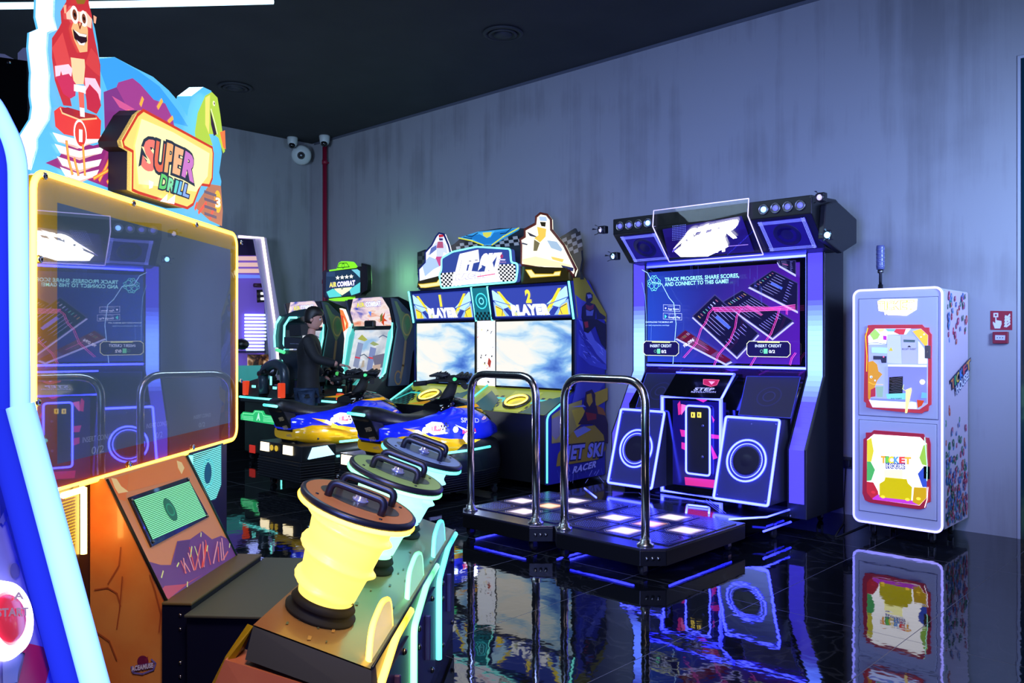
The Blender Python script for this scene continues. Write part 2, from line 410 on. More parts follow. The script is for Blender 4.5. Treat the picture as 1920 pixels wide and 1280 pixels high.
# ceiling light line, vents
p = [CW(-5.9+.35*k, 7.3-.0022*(k*.35)**2*4, 4.42) for k in range(12)]
t = thing('ceiling_light_strip', 'long cool white light strip hanging under the dark ceiling', 'light', CW(-4, 7.2, 4.42))
tubeobj('diffuser', p, .03, mat('strip_light', '#ffffff', .5, emit=(.45, .8, 1.), es=3.), t, 8)
MB().tube([q+UP*.05 for q in p], .035, 6).build('housing', BLACK, t)
for k in (2, 10): tubeobj('hanger', [p[k]+UP*.05, Vector((p[k].x, p[k].y, CZ))], .006, BLACK, t, 6)
def vent(x, y, lab):
    t = thing('ceiling_vent', lab, 'ceiling vent', (x, y, CZ), 0)
    VM = mat('vent_metal', '#2a2e34', .6)
    MB().lathe([(.02, -.001), (.19, -.001), (.2, -.012), (.2, -.02), (.165, -.03), (.165, -.012), (.02, -.012)], (x, y, CZ), seg=32).build('outer_ring', VM, t)
    MB().lathe([(.13, -.014), (.145, -.03), (.125, -.04), (.11, -.016)], (x, y, CZ), seg=32).build('inner_ring', VM, t)
    MB().lathe([(.085, -.014), (.095, -.036), (.02, -.05), (.0, -.05)], (x, y, CZ), seg=28).build('core', VM, t)
vent(-5.76, 5.94, 'round dark ceiling vent nearer the camera, above the racing cabinet'); vent(-9.31, 4.99, 'round dark ceiling vent farther away, above the ape game topper')
# red pipe, cameras, alarm
t = thing('red_pipe', 'dark red sprinkler pipe running down the wall beside the room corner', 'pipe', (-10.7, 7.2, 0))
RP = mat('red_pipe_paint', '#8c1030', .4)
MB().tube([(-10.72, 7.2, .4), (-10.72, 7.2, 4.5)], .035, 12).build('pipe_run', RP, t)
for z in (1.0, 2.4, 4.2): MB().tube([(-10.72, 7.2, z-.03), (-10.72, 7.2, z+.03)], .043, 12).box(-10.73, -10.71, 7.2, WY, z-.01, z+.01).build('pipe_clip', RP, t)
CW_ = mat('camera_white', '#c4ccc8', .4)
def domecam(p, lab, d):
    t = thing('security_camera', lab, 'security camera', p, 0)
    MB().lathe([(.075, 0), (.08, -.015), (.07, -.1), (.055, -.13)], p, seg=20).build('housing', CW_, t)
    MB().ball((p[0]+d[0]*.02, p[1]+d[1]*.02, p[2]-.125), .05, 14).build('lens_ball', BLACKG, t)
domecam((-11.02, 6.83, CZ), 'small white ceiling camera left of the room corner', (1, -1)); domecam((-10.58, 7.1, CZ), 'small white ceiling camera directly above the red pipe', (1, -1))
t = thing('eyeball_camera', 'larger white round camera on the wall just under the room corner', 'security camera', (-11.1, 7.05, 4.32))
o = Vector((-11.16, 7.08, 4.36)); dr = Vector((1.0, -.75, -.35)).normalized()
MB().lathe([(.05, -.06), (.09, -.02), (.145, .06), (.15, .1), (.13, .13), (.06, .145), (0, .147)], o, dr, seg=26).build('housing', CW_, t)
MB().lathe([(.055, .145), (.055, .165), (.04, .165), (.03, .155)], o, dr, seg=20).build('lens_ring', DARK, t)
MB().lathe([(.036, .15), (.02, .168), (0, .17)], o, dr, seg=16).build('lens', STEEL, t)
PLW = PL((0, WY, 0), (1, 0, 0), (0, 0, 1))
LL = C(1560, 440, 4)
t = thing('fire_alarm_sign', 'square dark red sign with white hand pressing button and flames', 'sign', (-1.7, WY, 1.66))
a = Art(PLW, .004); a.slab(LL(1190, 570, 1352, 572, 1352, 714, 1190, 712), '#8a1626', .004)
a.poly(LL(1212, 586, 1248, 586, 1248, 618, 1212, 618), '#cdd0dc'); a.disc(LL(1230, 602)[0], .008, '#8a1626')
a.poly(LL(1226, 618, 1234, 618, 1236, 640, 1272, 646, 1274, 668, 1262, 702, 1222, 702, 1208, 664, 1208, 650, 1226, 664), '#cdd0dc')
for k in range(4):
    q = k*22; a.poly(LL(1290+k*2, 690-q, 1312, 694-q, 1340, 672-q, 1336, 655-q, 1318, 676-q, 1300, 668-q), '#cdd0dc')
a.poly(LL(1312, 632, 1322, 618, 1308, 602, 1334, 622, 1338, 650, 1326, 654), '#cdd0dc')
a.build('sign_plate', PRINT, t)
t = thing('fire_alarm_call_point', 'small red break glass call point box below the square red sign', 'alarm', (-1.7, WY, 1.55))
p0 = PT(1863, 622, Y=WY); p1 = PT(1892, 644, Y=WY)
MB().box(p0.x, p1.x, WY-.035, WY, p1.z, p0.z).build('case', mat('alarm_red', '#7c1426', .35), t, bevel=.005)
a = Art(PL((0, WY-.036, 0), (1, 0, 0), (0, 0, 1)), .001)
a.poly(LL(1224, 752, 1300, 754, 1298, 790, 1224, 788), '#b8bccc')
for x in (1240, 1260, 1280): a.disc(LL(x, 772)[0], .004, '#202030')
a.build('glass_panel', PRINT, t)
t = thing('wall_socket', 'small dark wall socket with plug between dance machine and ticket cabinet', 'socket', (-2.87, WY, .43))
MB().box(-2.98, -2.8, WY-.03, WY, .4, .5).build('socket_plate', mat('socket_grey', '#3a3e48', .5), t, bevel=.004)
MB().box(-2.9, -2.84, WY-.07, WY-.03, .42, .48).build('plug', DARK, t, bevel=.005)
cb = tubeobj('power_cable', fillet([(-2.87, 7.2, .42), (-2.85, 7.1, .12), (-2.78, 6.95, .006), (-2.66, 6.5, .006), (-2.6, 6.3, .006), (-2.6, 6.7, .006), (-2.6, 7.05, .006), (-2.562, 7.1, .2)], .15), .005, RUBBER, None, 6)
tag(cb, 'thin black cable lying on the floor from socket to ticket cabinet', 'cable')
# ------------------------------------------------------------------ ticket cabinet
def caster(mb_parent, x, y, ztop, r=.035, name='caster', m=None):
    c = MB().box(x-.025, x+.025, y-.025, y+.025, ztop-.012, ztop).box(x-.022, x-.018, y-.02, y+.02, r*.9, ztop).box(x+.018, x+.022, y-.02, y+.02, r*.9, ztop).build(name, m or STEEL, mb_parent)
    MB().lathe([(r*.5, -.014), (r, -.012), (r, .012), (r*.5, .014)], (x, y+.012, r), (1, 0, 0), 16).build('wheel', RUBBER, c)
    return c
TX0, TX1, TY0, TY1, TZ0, TZ1 = -2.55, -1.905, 6.54, 7.2, .109, 1.898
t = thing('ticket_cabinet', 'tall white ticket eating cabinet with red framed window by the grey wall', 'ticket machine', (-2.23, 6.87, 0))
CABW = mat('cabinet_white', '#c2c4d4', .32)
fr = [(TX0+x, TZ0+z) for x, z in rrect(0, TX1-TX0, 0, TZ1-TZ0, .05)]
MB().prism(fr, 'y', TY0, TY0+.06).build('front_frame', CABW, t)
MB().box(TX0+.008, TX1-.008, TY0+.06, TY1, TZ0+.01, TZ1-.01).build('body', CABW, t, bevel=.015)
def tcol(v):
    z = v.z; k = (z-TZ0)/(TZ1-TZ0)
    if v.x > -2.2: return (.85, .8, 2.2) if k > .8 else (1.8, .45, 1.2) if k > .62 else (.55, 1.3, 1.6) if k > .3 else (.8, .75, 2.4)
    return (.8, .8, 2.4) if k > .85 else (.35, 1.6, 1.2) if k > .5 else (.9, 1., 1.6) if k > .38 else (1.7, .4, 1.9) if k > .2 else (.6, .6, 2.4)
mb = MB(); mb.cf = tcol
fr2 = [Vector((TX0+x, TY0-.002, TZ0+z)) for x, z in rrect(.004, TX1-TX0-.004, .004, TZ1-TZ0-.004, .05)]
mb.tube(fr2, .0085, 8, True)
mb.build('light_border', printmat('border_light', 1.3, .4), t)
PT1 = PL((0, TY0, 0), (1, 0, 0), (0, 0, 1)); L = C(1560, 440, 4); Nn = C(1560, 740, 4); S2 = C(1600, 580, 6.4)
# door seams
def door(name, quad, parts):
    P = [PT1.px(*q) for q in quad]; x0, x1 = sum(p[0] for p in (P[0], P[3]))/2, sum(p[0] for p in (P[1], P[2]))/2; z1, z0 = (P[0][1]+P[1][1])/2, (P[2][1]+P[3][1])/2
    MB().box(x0-.004, x1+.004, TY0-.0012, TY0+.02, z0-.004, z1+.004).build(name+'_seam', mat('seam_dark', '#4a4e6a', .5), t)
    return MB().box(x0, x1, TY0-.006, TY0+.02, z0, z1).build(name, CABW, t, bevel=.003)
d1 = door('upper_door', L(208, 482, 796, 464, 786, 926, 204, 888) if False else L(206, 482, 800, 466, 788, 1384, 200, 1350), 0)
d2 = door('lower_door', Nn(210, 186, 788, 226, 782, 942, 200, 864), 0)
PT2 = PL((0, TY0-.007, 0), (1, 0, 0), (0, 0, 1))
a = Art(PT2)   # the lit logo box at the top
a.slab(L(342, 498, 372, 484, 640, 482, 634, 560, 560, 606, 420, 600, 388, 576, 350, 570), '#fff8e8', .012)
a.build('logo_light', LIT2, t)
a = Art(PT2, .004)
for k, (ch, cc) in enumerate(zip('TICKET', ('#d8a818', '#c8b040', '#c0a020', '#c08010', '#d8b030', '#caa010'))):
    x = (352, 400, 420, 470, 520, 570)[k]; wd = (42, 12, 44, 46, 42, 46)[k]; a.text(ch, *L(x, 562-k*1.2, x+wd, 562-k*1.2), L(x, 500-k*2)[0], '#fffdf0', .0, cc, .05)
a.text('HOUSE', *L(400, 600, 556, 602), L(400, 574)[0], '#ffffff', .01, '#e8d8a0', .03)
a.build('logo_letters', LIT2, t)
# upper window: frame, dark glass box inside with mechanism
fo = S2(180, 190, 240, 184, 830, 182, 860, 215, 915, 218, 918, 268, 945, 300, 940, 1140, 910, 1160, 905, 1215, 860, 1222, 830, 1245, 540, 1225, 240, 1190, 160, 1170, 160, 1120, 132, 1100, 145, 290, 178, 262)
a = Art(PT2, .012); a.slab(fo, '#d84048', .02); a.build('window_frame', printmat('red_frame', .18, .3), t)
a = Art(PT2, .0125)
wi = S2(268, 230, 820, 230, 905, 310, 900, 1130, 800, 1198, 250, 1172, 200, 1100, 185, 320)
a.poly(wi, '#9aa6d6')
a.poly(S2(185, 320, 268, 230, 700, 228, 640, 300, 560, 300, 420, 300, 400, 420, 190, 420), '#e8ecfa')
a.poly(S2(205, 300, 268, 232, 330, 300, 300, 350, 250, 368), '#9cc860'); a.poly(S2(290, 232, 385, 232, 370, 260, 320, 270), '#e8d080')
a.poly(S2(390, 232, 520, 232, 500, 265, 420, 262), '#7ab4dc'); a.poly(S2(520, 232, 640, 232, 615, 300, 560, 300, 495, 270), '#c83c48')
a.poly(S2(415, 300, 575, 315, 590, 650, 415, 640), '#b4bce0'); a.poly(S2(590, 310, 750, 330, 790, 650, 595, 648), '#a4a8cc'); a.poly(S2(610, 360, 750, 365, 748, 395, 612, 392), '#4a6068')
a.poly(S2(655, 452, 705, 452, 680, 430), '#202030'); a.text('RECEIPT INSERT', *S2(594, 484, 764, 484), S2(594, 464)[0], '#303048')
a.poly(S2(720, 262, 820, 232, 905, 310, 900, 420, 870, 440), '#e8b840'); a.disc(S2(860, 300)[0], .006, '#ffffff'); a.disc(S2(822, 330)[0], .005, '#ffffff'); a.disc(S2(862, 302)[0], .003, '#203060')
a.poly(S2(790, 380, 860, 470, 895, 600, 895, 650, 790, 650), '#e6eaf6')
a.poly(S2(235, 455, 415, 462, 412, 525, 235, 515), '#a8f0ff'); a.poly(S2(250, 555, 410, 560, 408, 640, 350, 640, 340, 600, 250, 600), '#283048')
a.poly(S2(437, 498, 490, 498, 462, 448), '#c8b83c'); a.line(S2(190, 405, 300, 400, 410, 418), .003, '#3a4478')
a.poly(S2(370, 315, 410, 318, 410, 368, 372, 362), '#b030c8'); a.disc(S2(376, 568)[0], .006, '#ff6080')
a.poly(S2(190, 628, 250, 615, 300, 660, 315, 740, 362, 775, 300, 850, 270, 930, 210, 1090, 190, 1060), '#c8892c')
a.disc(S2(228, 808)[0], .010, '#d8e4ff'); a.disc(S2(232, 812)[0], .004, '#203070'); a.disc(S2(275, 850)[0], .006, '#d8e4ff'); a.line(S2(200, 870, 250, 895, 370, 900), .0035, '#ffc838')
a.poly(S2(430, 672, 895, 680, 895, 1120, 760, 1110, 600, 1060, 430, 1060), '#7a7ed0'); a.poly(S2(430, 660, 895, 664, 895, 690, 430, 682), '#dfe4ff')
a.ring(S2(520, 880)[0], .035, .005, '#c8ccff'); a.poly(S2(445, 810, 610, 800, 605, 1015, 440, 1010), '#10101c')
for k in range(9): a.line(S2(445+random.random()*60, 820+k*20, 520, 830+k*20, 600, 812+k*21), .0015, '#6a6480')
a.poly(S2(285, 920, 380, 920, 370, 1050, 300, 1050), '#88a890'); a.poly(S2(410, 1010, 650, 1000, 640, 1080, 430, 1085), '#78c8c8'); a.text('RECEIPT', *S2(470, 1080, 600, 1080), S2(470, 1058)[0], '#204858')
a.poly(S2(205, 1080, 770, 1110, 780, 1190, 250, 1170), '#e4ecff'); a.poly(S2(220, 1060, 700, 1080, 700, 1110, 230, 1085), '#7c84d8')
a.poly(S2(780, 1080, 870, 1090, 840, 1150, 790, 1180), '#c04020'); a.poly(S2(840, 990, 900, 1000, 900, 1060, 830, 1060), '#68a8b8'); a.poly(S2(230, 960, 285, 930, 285, 1040, 225, 1050), '#a83040')
a.poly(S2(650, 960, 715, 935, 720, 965, 665, 1240, 640, 1240), '#ffe088'); a.line(S2(650, 975, 610, 950, 625, 900), .004, '#d8e040'); a.line(S2(195, 225, 168, 330, 185, 560, 180, 740), .006, '#ffc820')
a.build('window_picture', LITS, t)
MB().lathe([(.018, 0), (.018, .012), (.012, .02), (0, .022)], PT2.w(PT2.px(*S2(842, 868)[0]), .012), PT2.n, 20).build('bright_lamp', mat('lamp_warm', '#fff', .3, emit=(1, .95, .9), es=6.), t)
for q, nm in ((S2(868, 432, 935, 586), 0), (L(694, 1212, 742, 1312) if False else Nn(694, 532, 740, 630), 1)):
    p0 = PT2.px(*q[0]); p1 = PT2.px(*q[1])
    h = MB().box(p0[0], p1[0], TY0-.03, TY0-.018, p1[1], p0[1]).build('lock', STEEL if nm == 0 else BLACKG, t, bevel=.002)
    MB().lathe([(.005, 0), (.005, .006)], (sum((p0[0], p1[0]))/2, TY0-.03, (p0[1]+p1[1])/2), (0, -1, 0), 12).build('keyhole', CHROME, h)
# lower window
fo = Nn(258, 282, 300, 282, 318, 264, 690, 292, 700, 318, 730, 322, 742, 365, 742, 800, 712, 810, 705, 845, 665, 856, 600, 850, 290, 806, 252, 788, 232, 735, 240, 330, 258, 320)
a = Art(PT2, .012); a.slab(fo, '#c02c40', .02); a.build('window_frame', MATS['red_frame'], t)
a = Art(PT2, .0125)
a.poly(Nn(318, 294, 665, 316, 716, 366, 714, 770, 660, 828, 310, 782, 266, 730, 268, 335), '#f4f2f4')
a.poly(Nn(268, 340, 300, 320, 318, 420, 300, 500, 268, 498), '#b0a830'); a.poly(Nn(268, 498, 296, 500, 328, 560, 300, 640, 266, 645), '#3c8c50')
a.poly(Nn(716, 366, 690, 378, 660, 470, 680, 520, 716, 530), '#78a040'); a.poly(Nn(716, 530, 690, 540, 648, 590, 684, 690, 716, 690), '#2840a0')
a.poly(Nn(266, 648, 316, 655, 350, 720, 360, 782, 310, 782, 266, 730), '#902030')
a.poly(Nn(310, 772, 350, 745, 660, 800, 700, 780, 660, 826, 310, 782), '#9830a8')
a.poly(Nn(396, 560, 536, 560, 536, 640, 396, 640), '#f4f0a8')
# plain yellow peeking block shape (generic, no character)
a.poly(Nn(362, 664, 400, 640, 406, 616, 566, 630, 575, 660, 606, 690, 600, 790, 362, 764), '#a09410')
a.poly(Nn(620, 690, 714, 694, 714, 770, 660, 826, 610, 800), '#a08018'); 
for x, y in ((316, 728), (388, 762), (572, 782), (655, 776)): a.disc(Nn(x, y)[0], .016, '#e0b838' if x > 350 else '#a82838', .011); 
for k, (ch, cc) in enumerate(zip('TICKET', ('#e8902c', '#58a848', '#d8c030', '#4888d8', '#d83c40', '#e8a030'))):
    x = (376, 414, 432, 474, 516, 556)[k]; wd = (34, 13, 38, 38, 36, 42)[k]; a.text(ch, *Nn(x, 506+k*1.5, x+wd, 507+k*1.5), Nn(x, 456+k*1.5)[0], cc, .03, '#404048', .06)
a.text('HOUSE', *Nn(418, 544, 550, 548), Nn(418, 512)[0], '#ffffff', .0, '#203080', .16)
a.line(Nn(704, 318, 722, 520, 720, 640), .006, '#a0f0e0')
a.line(Nn(728, 690, 722, 780, 704, 840), .005, '#f0f0ff')
a.build('window_picture', printmat('window_light', 1.9, .15), t)
# side print
PS = PL((TX1-.007, 0, 0), (0, 1, 0), (0, 0, 1)); a = Art(PS, .001, px=False)
a.poly([(TY0+.063, TZ0+.02), (TY1-.02, TZ0+.02), (TY1-.02, TZ1-.02), (TY0+.063, TZ1-.02)], '#c4b4c8')
rs = random.Random(3); cc = ['#b02848', '#2860a8', '#206848', '#a83058', '#3878b0', '#308060', '#c05838']
for k in range(270):
    y = rs.uniform(TY0+.08, TY1-.04); q = rs.random()
    z = TZ0+.05+abs(rs.gauss(0, .26)) if q < .72 else TZ1-.05-abs(rs.gauss(0, .16))
    if q > .93: z = rs.uniform(TZ0+.3, TZ1-.3); y = TY0+.08+abs(rs.gauss(0, .1))
    if not (TZ0+.04 < z < TZ1-.04 and y < TY1-.04): continue
    c1 = rs.choice(cc); r = rs.uniform(.011, .019); ro = rs.uniform(-.5, .5)
    s0 = a.k; a.disc((y, z), r*1.1, c1, r*1.7, 14, ro); a.disc((y-.003, z+.004), r*.35, '#d0a0b8', r*.6, 8, ro); a.k = s0+(k % 12 > 10)
a.pxm = True
for k, (ch, c1) in enumerate(zip('TICKET', ('#d87838', '#309858', '#d8b030', '#3878c8', '#c83c48', '#d89830'))):
    x0, y0 = 884+(0, 27, 37, 62, 87, 112)[k], 1140-(0, 32, 44, 74, 103, 132)[k]; wd = (25, 7, 24, 24, 24, 26)[k]; a.text(ch, *L(x0, y0+20, x0+wd, y0+20-wd*1.17), L(x0-4, y0-50)[0], c1, .03, '#1c2048', .12)
a.text('HOUSE!', *L(918, 1190, 1008, 1070), L(912, 1130)[0], '#e0e0f0', .03, '#20306c', .12)
a.build('side_print', PRINT, t)
for x in (TX0+.11, TX1-.11):
    for y in (TY0+.12, TY1-.1): caster(t, x, y, TZ0, .032)
# signal mast
t2 = thing('signal_mast', 'clear unlit warning light on a short post, on top of the ticket cabinet', 'warning light', (-2.3, 7.0, TZ1))
bx = PT(1651, 535, Y=6.95)
MB().lathe([(.045, .01), (.045, .022), (.02, .03), (.018, .07)], (bx.x, bx.y, TZ1-.008), seg=20).build('foot', DARK, t2)
MB().lathe([(.012, .05), (.012, .16), (.022, .165), (.022, .19)], (bx.x, bx.y, TZ1-.008), seg=16).build('post', STEEL, t2)
MB().lathe([(.03, .19), (.032, .21), (.032, .37), (.03, .385), (0, .387)]+[], (bx.x, bx.y, TZ1-.008), seg=20).build('lamp_tube', mat('clear_plastic', '#8088c0', .2, trans=.5), t2)
mb = MB()
for k in range(5): mb.lathe([(.0325, .215+k*.033), (.034, .22+k*.033), (.0325, .225+k*.033)], (bx.x, bx.y, TZ1-.008), seg=20)
mb.build('lamp_ribs', mat('rib_grey', '#70789c', .3), t2)

# ------------------------------------------------------------------ dance machine
t = thing('dance_machine', 'large dance game with big screen and blue light outlines against the grey wall', 'arcade machine', (-3.75, 6.0, 0))
H = C(1100, 340, 3.368); I = C(1100, 680, 3.368); J = C(840, 680, 3.0475); Q1 = C(1100, 340, 5.82); Q2 = C(1360, 340, 5.82)
DX0, DX1 = -4.66, -2.79
# body: side cheeks + back
prof = [(6.24, .12), (6.24, .66), (6.58, 1.22), (6.58, 2.25), (6.95, 2.35), (6.95, .12)]
for x0, x1 in ((DX0, DX0+.16), (DX1-.16, DX1)):
    MB().prism(prof, 'x', x0, x1).build('side_cheek', mat('cheek_black', '#15171e', .4), t, bevel=.006)
    pr = [(6.235, .24), (6.235, .655), (6.572, 1.222), (6.572, 2.24)]
    mb = MB()
    for (ya, za), (yb, zb) in zip(pr, pr[1:]):
        n = max(1, int(abs(zb-za)/.04))
        for k in range(n):
            ta, tb = k/n, (k+.985)/n
            z = za+(zb-za)*(ta+tb)/2
            g = max(0, 1-abs(z-1.42)/.42); 
            c1 = (.09+.35*min(1, g*1.5), .07+.75*min(1, g*1.5), 1.1+2.6*min(1, g*1.5))
            P = lambda x, q: (x, ya+(yb-ya)*q, za+(zb-za)*q)
            mb.hexa([P(x0+.02, ta), P(x1-.02, ta), P(x1-.02, tb), P(x0+.02, tb)],
                    [(p[0], p[1]+.012, p[2]) for p in (P(x0+.02, ta), P(x1-.02, ta), P(x1-.02, tb), P(x0+.02, tb))], c=c1)
    mb.build('light_column', printmat('light_matrix', 1.15, .4), t)
MB().box(DX0+.16, DX1-.16, 6.66, 6.95, .12, 2.35).build('back_cabinet', BLACK, t)
# screen
x0, x1, z0, z1 = -4.5, -2.955, 1.28, 2.2
MB().box(x0, x1, 6.6, 6.66, z0, z1).build('screen_housing', BLACKG, t)
PD = PL((0, 6.6, 0), (1, 0, 0), (0, 0, 1)); a = Art(PD, .003)
sx0, sx1 = PD.px(1211, 600)[0], PD.px(1500, 600)[0]; sz0, sz1 = z0+.03, z1-.05
def scol(v):
    k = (v.x-sx0)/(sx1-sx0); j = (v.z-sz0)/(sz1-sz0)
    A = Vector((.018, .055, .30)); B = Vector((.022, .018, .14)); Cc = Vector((.065, .009, .19))
    q = A.lerp(B, min(1, k*2.2)) if k < .45 else B.lerp(Cc, min(1, (k-.45)*2))
    return tuple(q*(1.1-.25*j))
nx = 10
for i in range(nx):
    xa, xb = sx0+(sx1-sx0)*i/nx, sx0+(sx1-sx0)*(i+1)/nx
    a.mb.add([PD.w(p, .003) for p in ((xa, sz0), (xb, sz0), (xb, sz1), (xa, sz1))], [(0, 1, 2, 3)], c=scol)
def phone(q, sd, bgc='#14122e', ed='#b8b4d8'):
    """a phone lying in perspective with rows of a list on its screen; q: 4 px corners"""
    P = [Vector(PD.px(*p)) for p in q]
    f = lambda u, v: tuple((P[0]*(1-u)+P[1]*u)*(1-v)+(P[3]*(1-u)+P[2]*u)*v)
    px = a.pxm; a.pxm = False; off = Vector((.0, -.018))
    a.poly([tuple(Vector(f(*c))+off) for c in ((0, 0), (1, 0), (1, 1), (0, 1))], ed)
    a.poly([f(0, 0), f(1, 0), f(1, 1), f(0, 1)], '#3a3660'); a.poly([f(.02, .03), f(.98, .03), f(.98, .97), f(.02, .97)], bgc)
    r = random.Random(sd)
    for k in range(8):
        v = .1+k*.105
        a.poly([f(.08, v), f(.135, v), f(.135, v+.03), f(.08, v+.03)], r.choice(['#a88850', '#8c5060', '#605ca8', '#50907c', '#a8a8c0']))
        a.poly([f(.22, v), f(.22+r.uniform(.2, .45), v), f(.22+.3, v+.018), f(.22, v+.018)], '#8480a8')
        a.poly([f(.7, v+.01), f(.7+r.uniform(.05, .2), v+.01), f(.8, v+.03), f(.7, v+.03)], '#8078b8')
    a.poly([f(.3, .42), f(.6, .42), f(.6, .52), f(.3, .52)], r.choice(['#4a60d0', '#a04878']))
    a.pxm = px
phone(H(1175, 560, 1335, 640, 1335, 820, 1020, 660), 1); phone(H(985, 685, 1315, 880, 1180, 990, 860, 760), 2)
phone(H(820, 712, 1100, 960, 960, 1110, 675, 850), 3); phone(H(1215, 500, 1335, 500, 1335, 590, 1230, 530), 4)
phone(H(640, 935, 940, 1130, 900, 1150, 580, 985), 5, '#581028')
a.text('98.096', *H(640, 1050, 705, 1005), H(632, 1032)[0], '#f0e8e8')
a.line(H(375, 560, 410, 580, 440, 640, 500, 650, 545, 735, 575, 770, 590, 900, 570, 1150), .006, '#b8e4ff'); a.line(H(375, 640, 395, 720, 402, 850, 402, 1090), .003, '#90c8f8'); a.line(H(435, 900, 430, 1090), .002, '#7098e0')
c0 = H(453, 645)[0]
for r, wd in ((.028, .004), (.012, .004)): a.ring(c0, r, wd, '#90ffe8', 4)
for k in range(4):
    an = k*PI/2; o = Vector(PD.px(*c0)); q = lambda rr, d: tuple(o+Vector((math.cos(an+d), math.sin(an+d)))*rr)
    a.pxm = False
    a.line([q(.032, .0), q(.05, -.28), q(.068, 0), q(.05, .28), q(.032, 0)], .0035, '#90ffe8'); a.line([q(.05, .4), q(.062, .55), q(.058, .785), q(.062, 1.02), q(.05, 1.17)], .0035, '#90ffe8'); a.line([q(.066, 0), q(.074, .3), q(.065, .5)], .003, '#90ffe8'); a.line([q(.066, 0), q(.074, -.3), q(.065, -.5)], .003, '#90ffe8')
    a.pxm = True
a.text('TRACK PROGRESS, SHARE SCORES,', *H(522, 634, 990, 608), H(522, 610)[0], '#b0ffe8', .02)
a.text('AND CONNECT TO THIS GAME!', *H(522, 664, 922, 643), H(522, 640)[0], '#b0ffe8', .02)
for (q, s1, s2) in ((H(514, 780, 618, 784, 618, 822, 514, 818), 'Download on the', 'App Store'), (H(514, 832, 630, 836, 630, 876, 514, 870), 'GET IT ON', 'Google Play')):
    a.line(q, .003, '#c8d0e8', True)
    dx = q[1][0]-q[0][0]; x, y = q[0]
    a.text(s2, (x+dx*.27, y+9.5), (x+dx*.93, y+10), (x+dx*.27, y+5.6), '#e8f0ff'); a.text(s1, (x+dx*.27, y+3.6), (x+dx*.7, y+3.8), (x+dx*.27, y+2.1), '#c0c8e0')
    if 'App' in s2: a.disc((x+dx*.14, y+6.5), .008, '#e8f0ff')
    else: a.poly([(x+dx*.08, y+2.5), (x+dx*.2, y+6.5), (x+dx*.08, y+10.5)], '#58e0c0')
a.text('DOWNLOAD THE MOBILE APP', *H(404, 893, 575, 893), H(404, 884)[0], '#d8f0f0', .01); a.text('or visit stepmaniax.com/app', *H(404, 912, 552, 912), H(404, 904)[0], '#a8c8e0')
# pink traces
pk = '#ff3ca0'
for k in range(5): a.line(H(820+k*4, 798+k*6, 1000, 792+k*8, 1200, 796+k*5, 1345, 780+k*8), .004, pk if k % 2 else '#ff70b8')
for q in (H(830, 800, 800, 830, 780, 890, 750, 930, 720, 1020, 640, 1110), H(1005, 800, 975, 850, 965, 920, 930, 1010, 860, 1090, 832, 1158), H(1245, 800, 1225, 870, 1190, 960, 1120, 1060, 1062, 1160), H(1345, 1080, 1320, 1115, 1310, 1155), H(1290, 800, 1290, 840)):
    a.line(q, .004, pk); a.line([(x+2.4, y+1) for x, y in q], .0035, '#ff70c0')
rr = random.Random(4)
for k in range(14):
    x = rr.uniform(600, 1180); y = rr.uniform(520, 700); a.line(H(x, y, x, y+rr.uniform(40, 120)), .0015, '#4a58a8')
for xx, yy in ((395, 1008), (1047, 1008)):
    ww = 222 if xx < 500 else 272; hh = 92 if xx < 500 else 100
    q = H(xx+15, yy, xx+ww-15, yy+3, xx+ww, yy+20, xx+ww, yy+hh-18, xx+ww-18, yy+hh, xx+15, yy+hh-4, xx, yy+hh-20, xx, yy+16)
    a.poly(q, '#181440'); a.line(q, .005, '#f0f0b0', True); a.line(H(xx+ww*.25, yy+6, xx+ww*.75, yy+8), .008, '#e8f080')
    a.text('INSERT CREDIT', *H(xx+ww*.19, yy+38, xx+ww*.8, yy+38), H(xx+ww*.19, yy+20)[0], '#e8f0ff', .01); a.text('0/2', *H(xx+ww*.51, yy+74, xx+ww*.65, yy+74), H(xx+ww*.51, yy+55)[0], '#ffffff', .02)
    a.poly(H(xx+ww*.39, yy+48, xx+ww*.48, yy+48, xx+ww*.48, yy+78, xx+ww*.39, yy+78), '#70d890'); a.ring(H(xx+ww*.34, yy+63)[0], .012, .003, '#70b890')
a.build('screen_picture', LITS, t)
for nm, q in (('top', [(x0, z1), (x1+.01, z1)]), ('right', [(x1+.01, z1), (x1+.01, z0)]), ('bottom', [(x0, z0), (x1+.01, z0)])):
    tubeobj('screen_light', [(p[0], 6.592, p[1]) for p in q], .011, N_ICE, t)
# glossy strip under the screen, control hood, side speakers
MB().hexa([(x0, 6.59, z0-.02), (x1, 6.59, z0-.02), (x1, 6.55, 1.19), (x0, 6.55, 1.19)], [(x0, 6.66, z0-.02), (x1, 6.66, z0-.02), (x1, 6.66, 1.19), (x0, 6.66, 1.19)]).build('mirror_strip', mat('purple_mirror', '#7048a8', .12, .9), t)
MB().prism([(6.36, .1), (6.3, .93), (6.55, 1.19), (6.7, 1.19), (6.7, .1)], 'x', DX0+.16, DX1-.16).build('lower_cabinet', BLACKG, t)
pf = PL((0, 6.3, .93), (1, 0, 0), (0, .25, .26))
for q in (I(380, 68, 640, 72, 535, 300, 312, 285), I(1012, 88, 1352, 92, 1290, 352, 960, 332)):
    a = Art(pf, .006); a.slab(q, '#14142a', .012); a.line(q, .006, '#3038a0', True); cx = sum(p[0] for p in q)/4; cy = sum(p[1] for p in q)/4
    a.ring((cx, cy), .1, .012, '#1c1c44'); a.ring((cx, cy), .05, .01, '#22224c')
    a.build('deck_speaker', printmat('speaker_print', .3, .6), t)
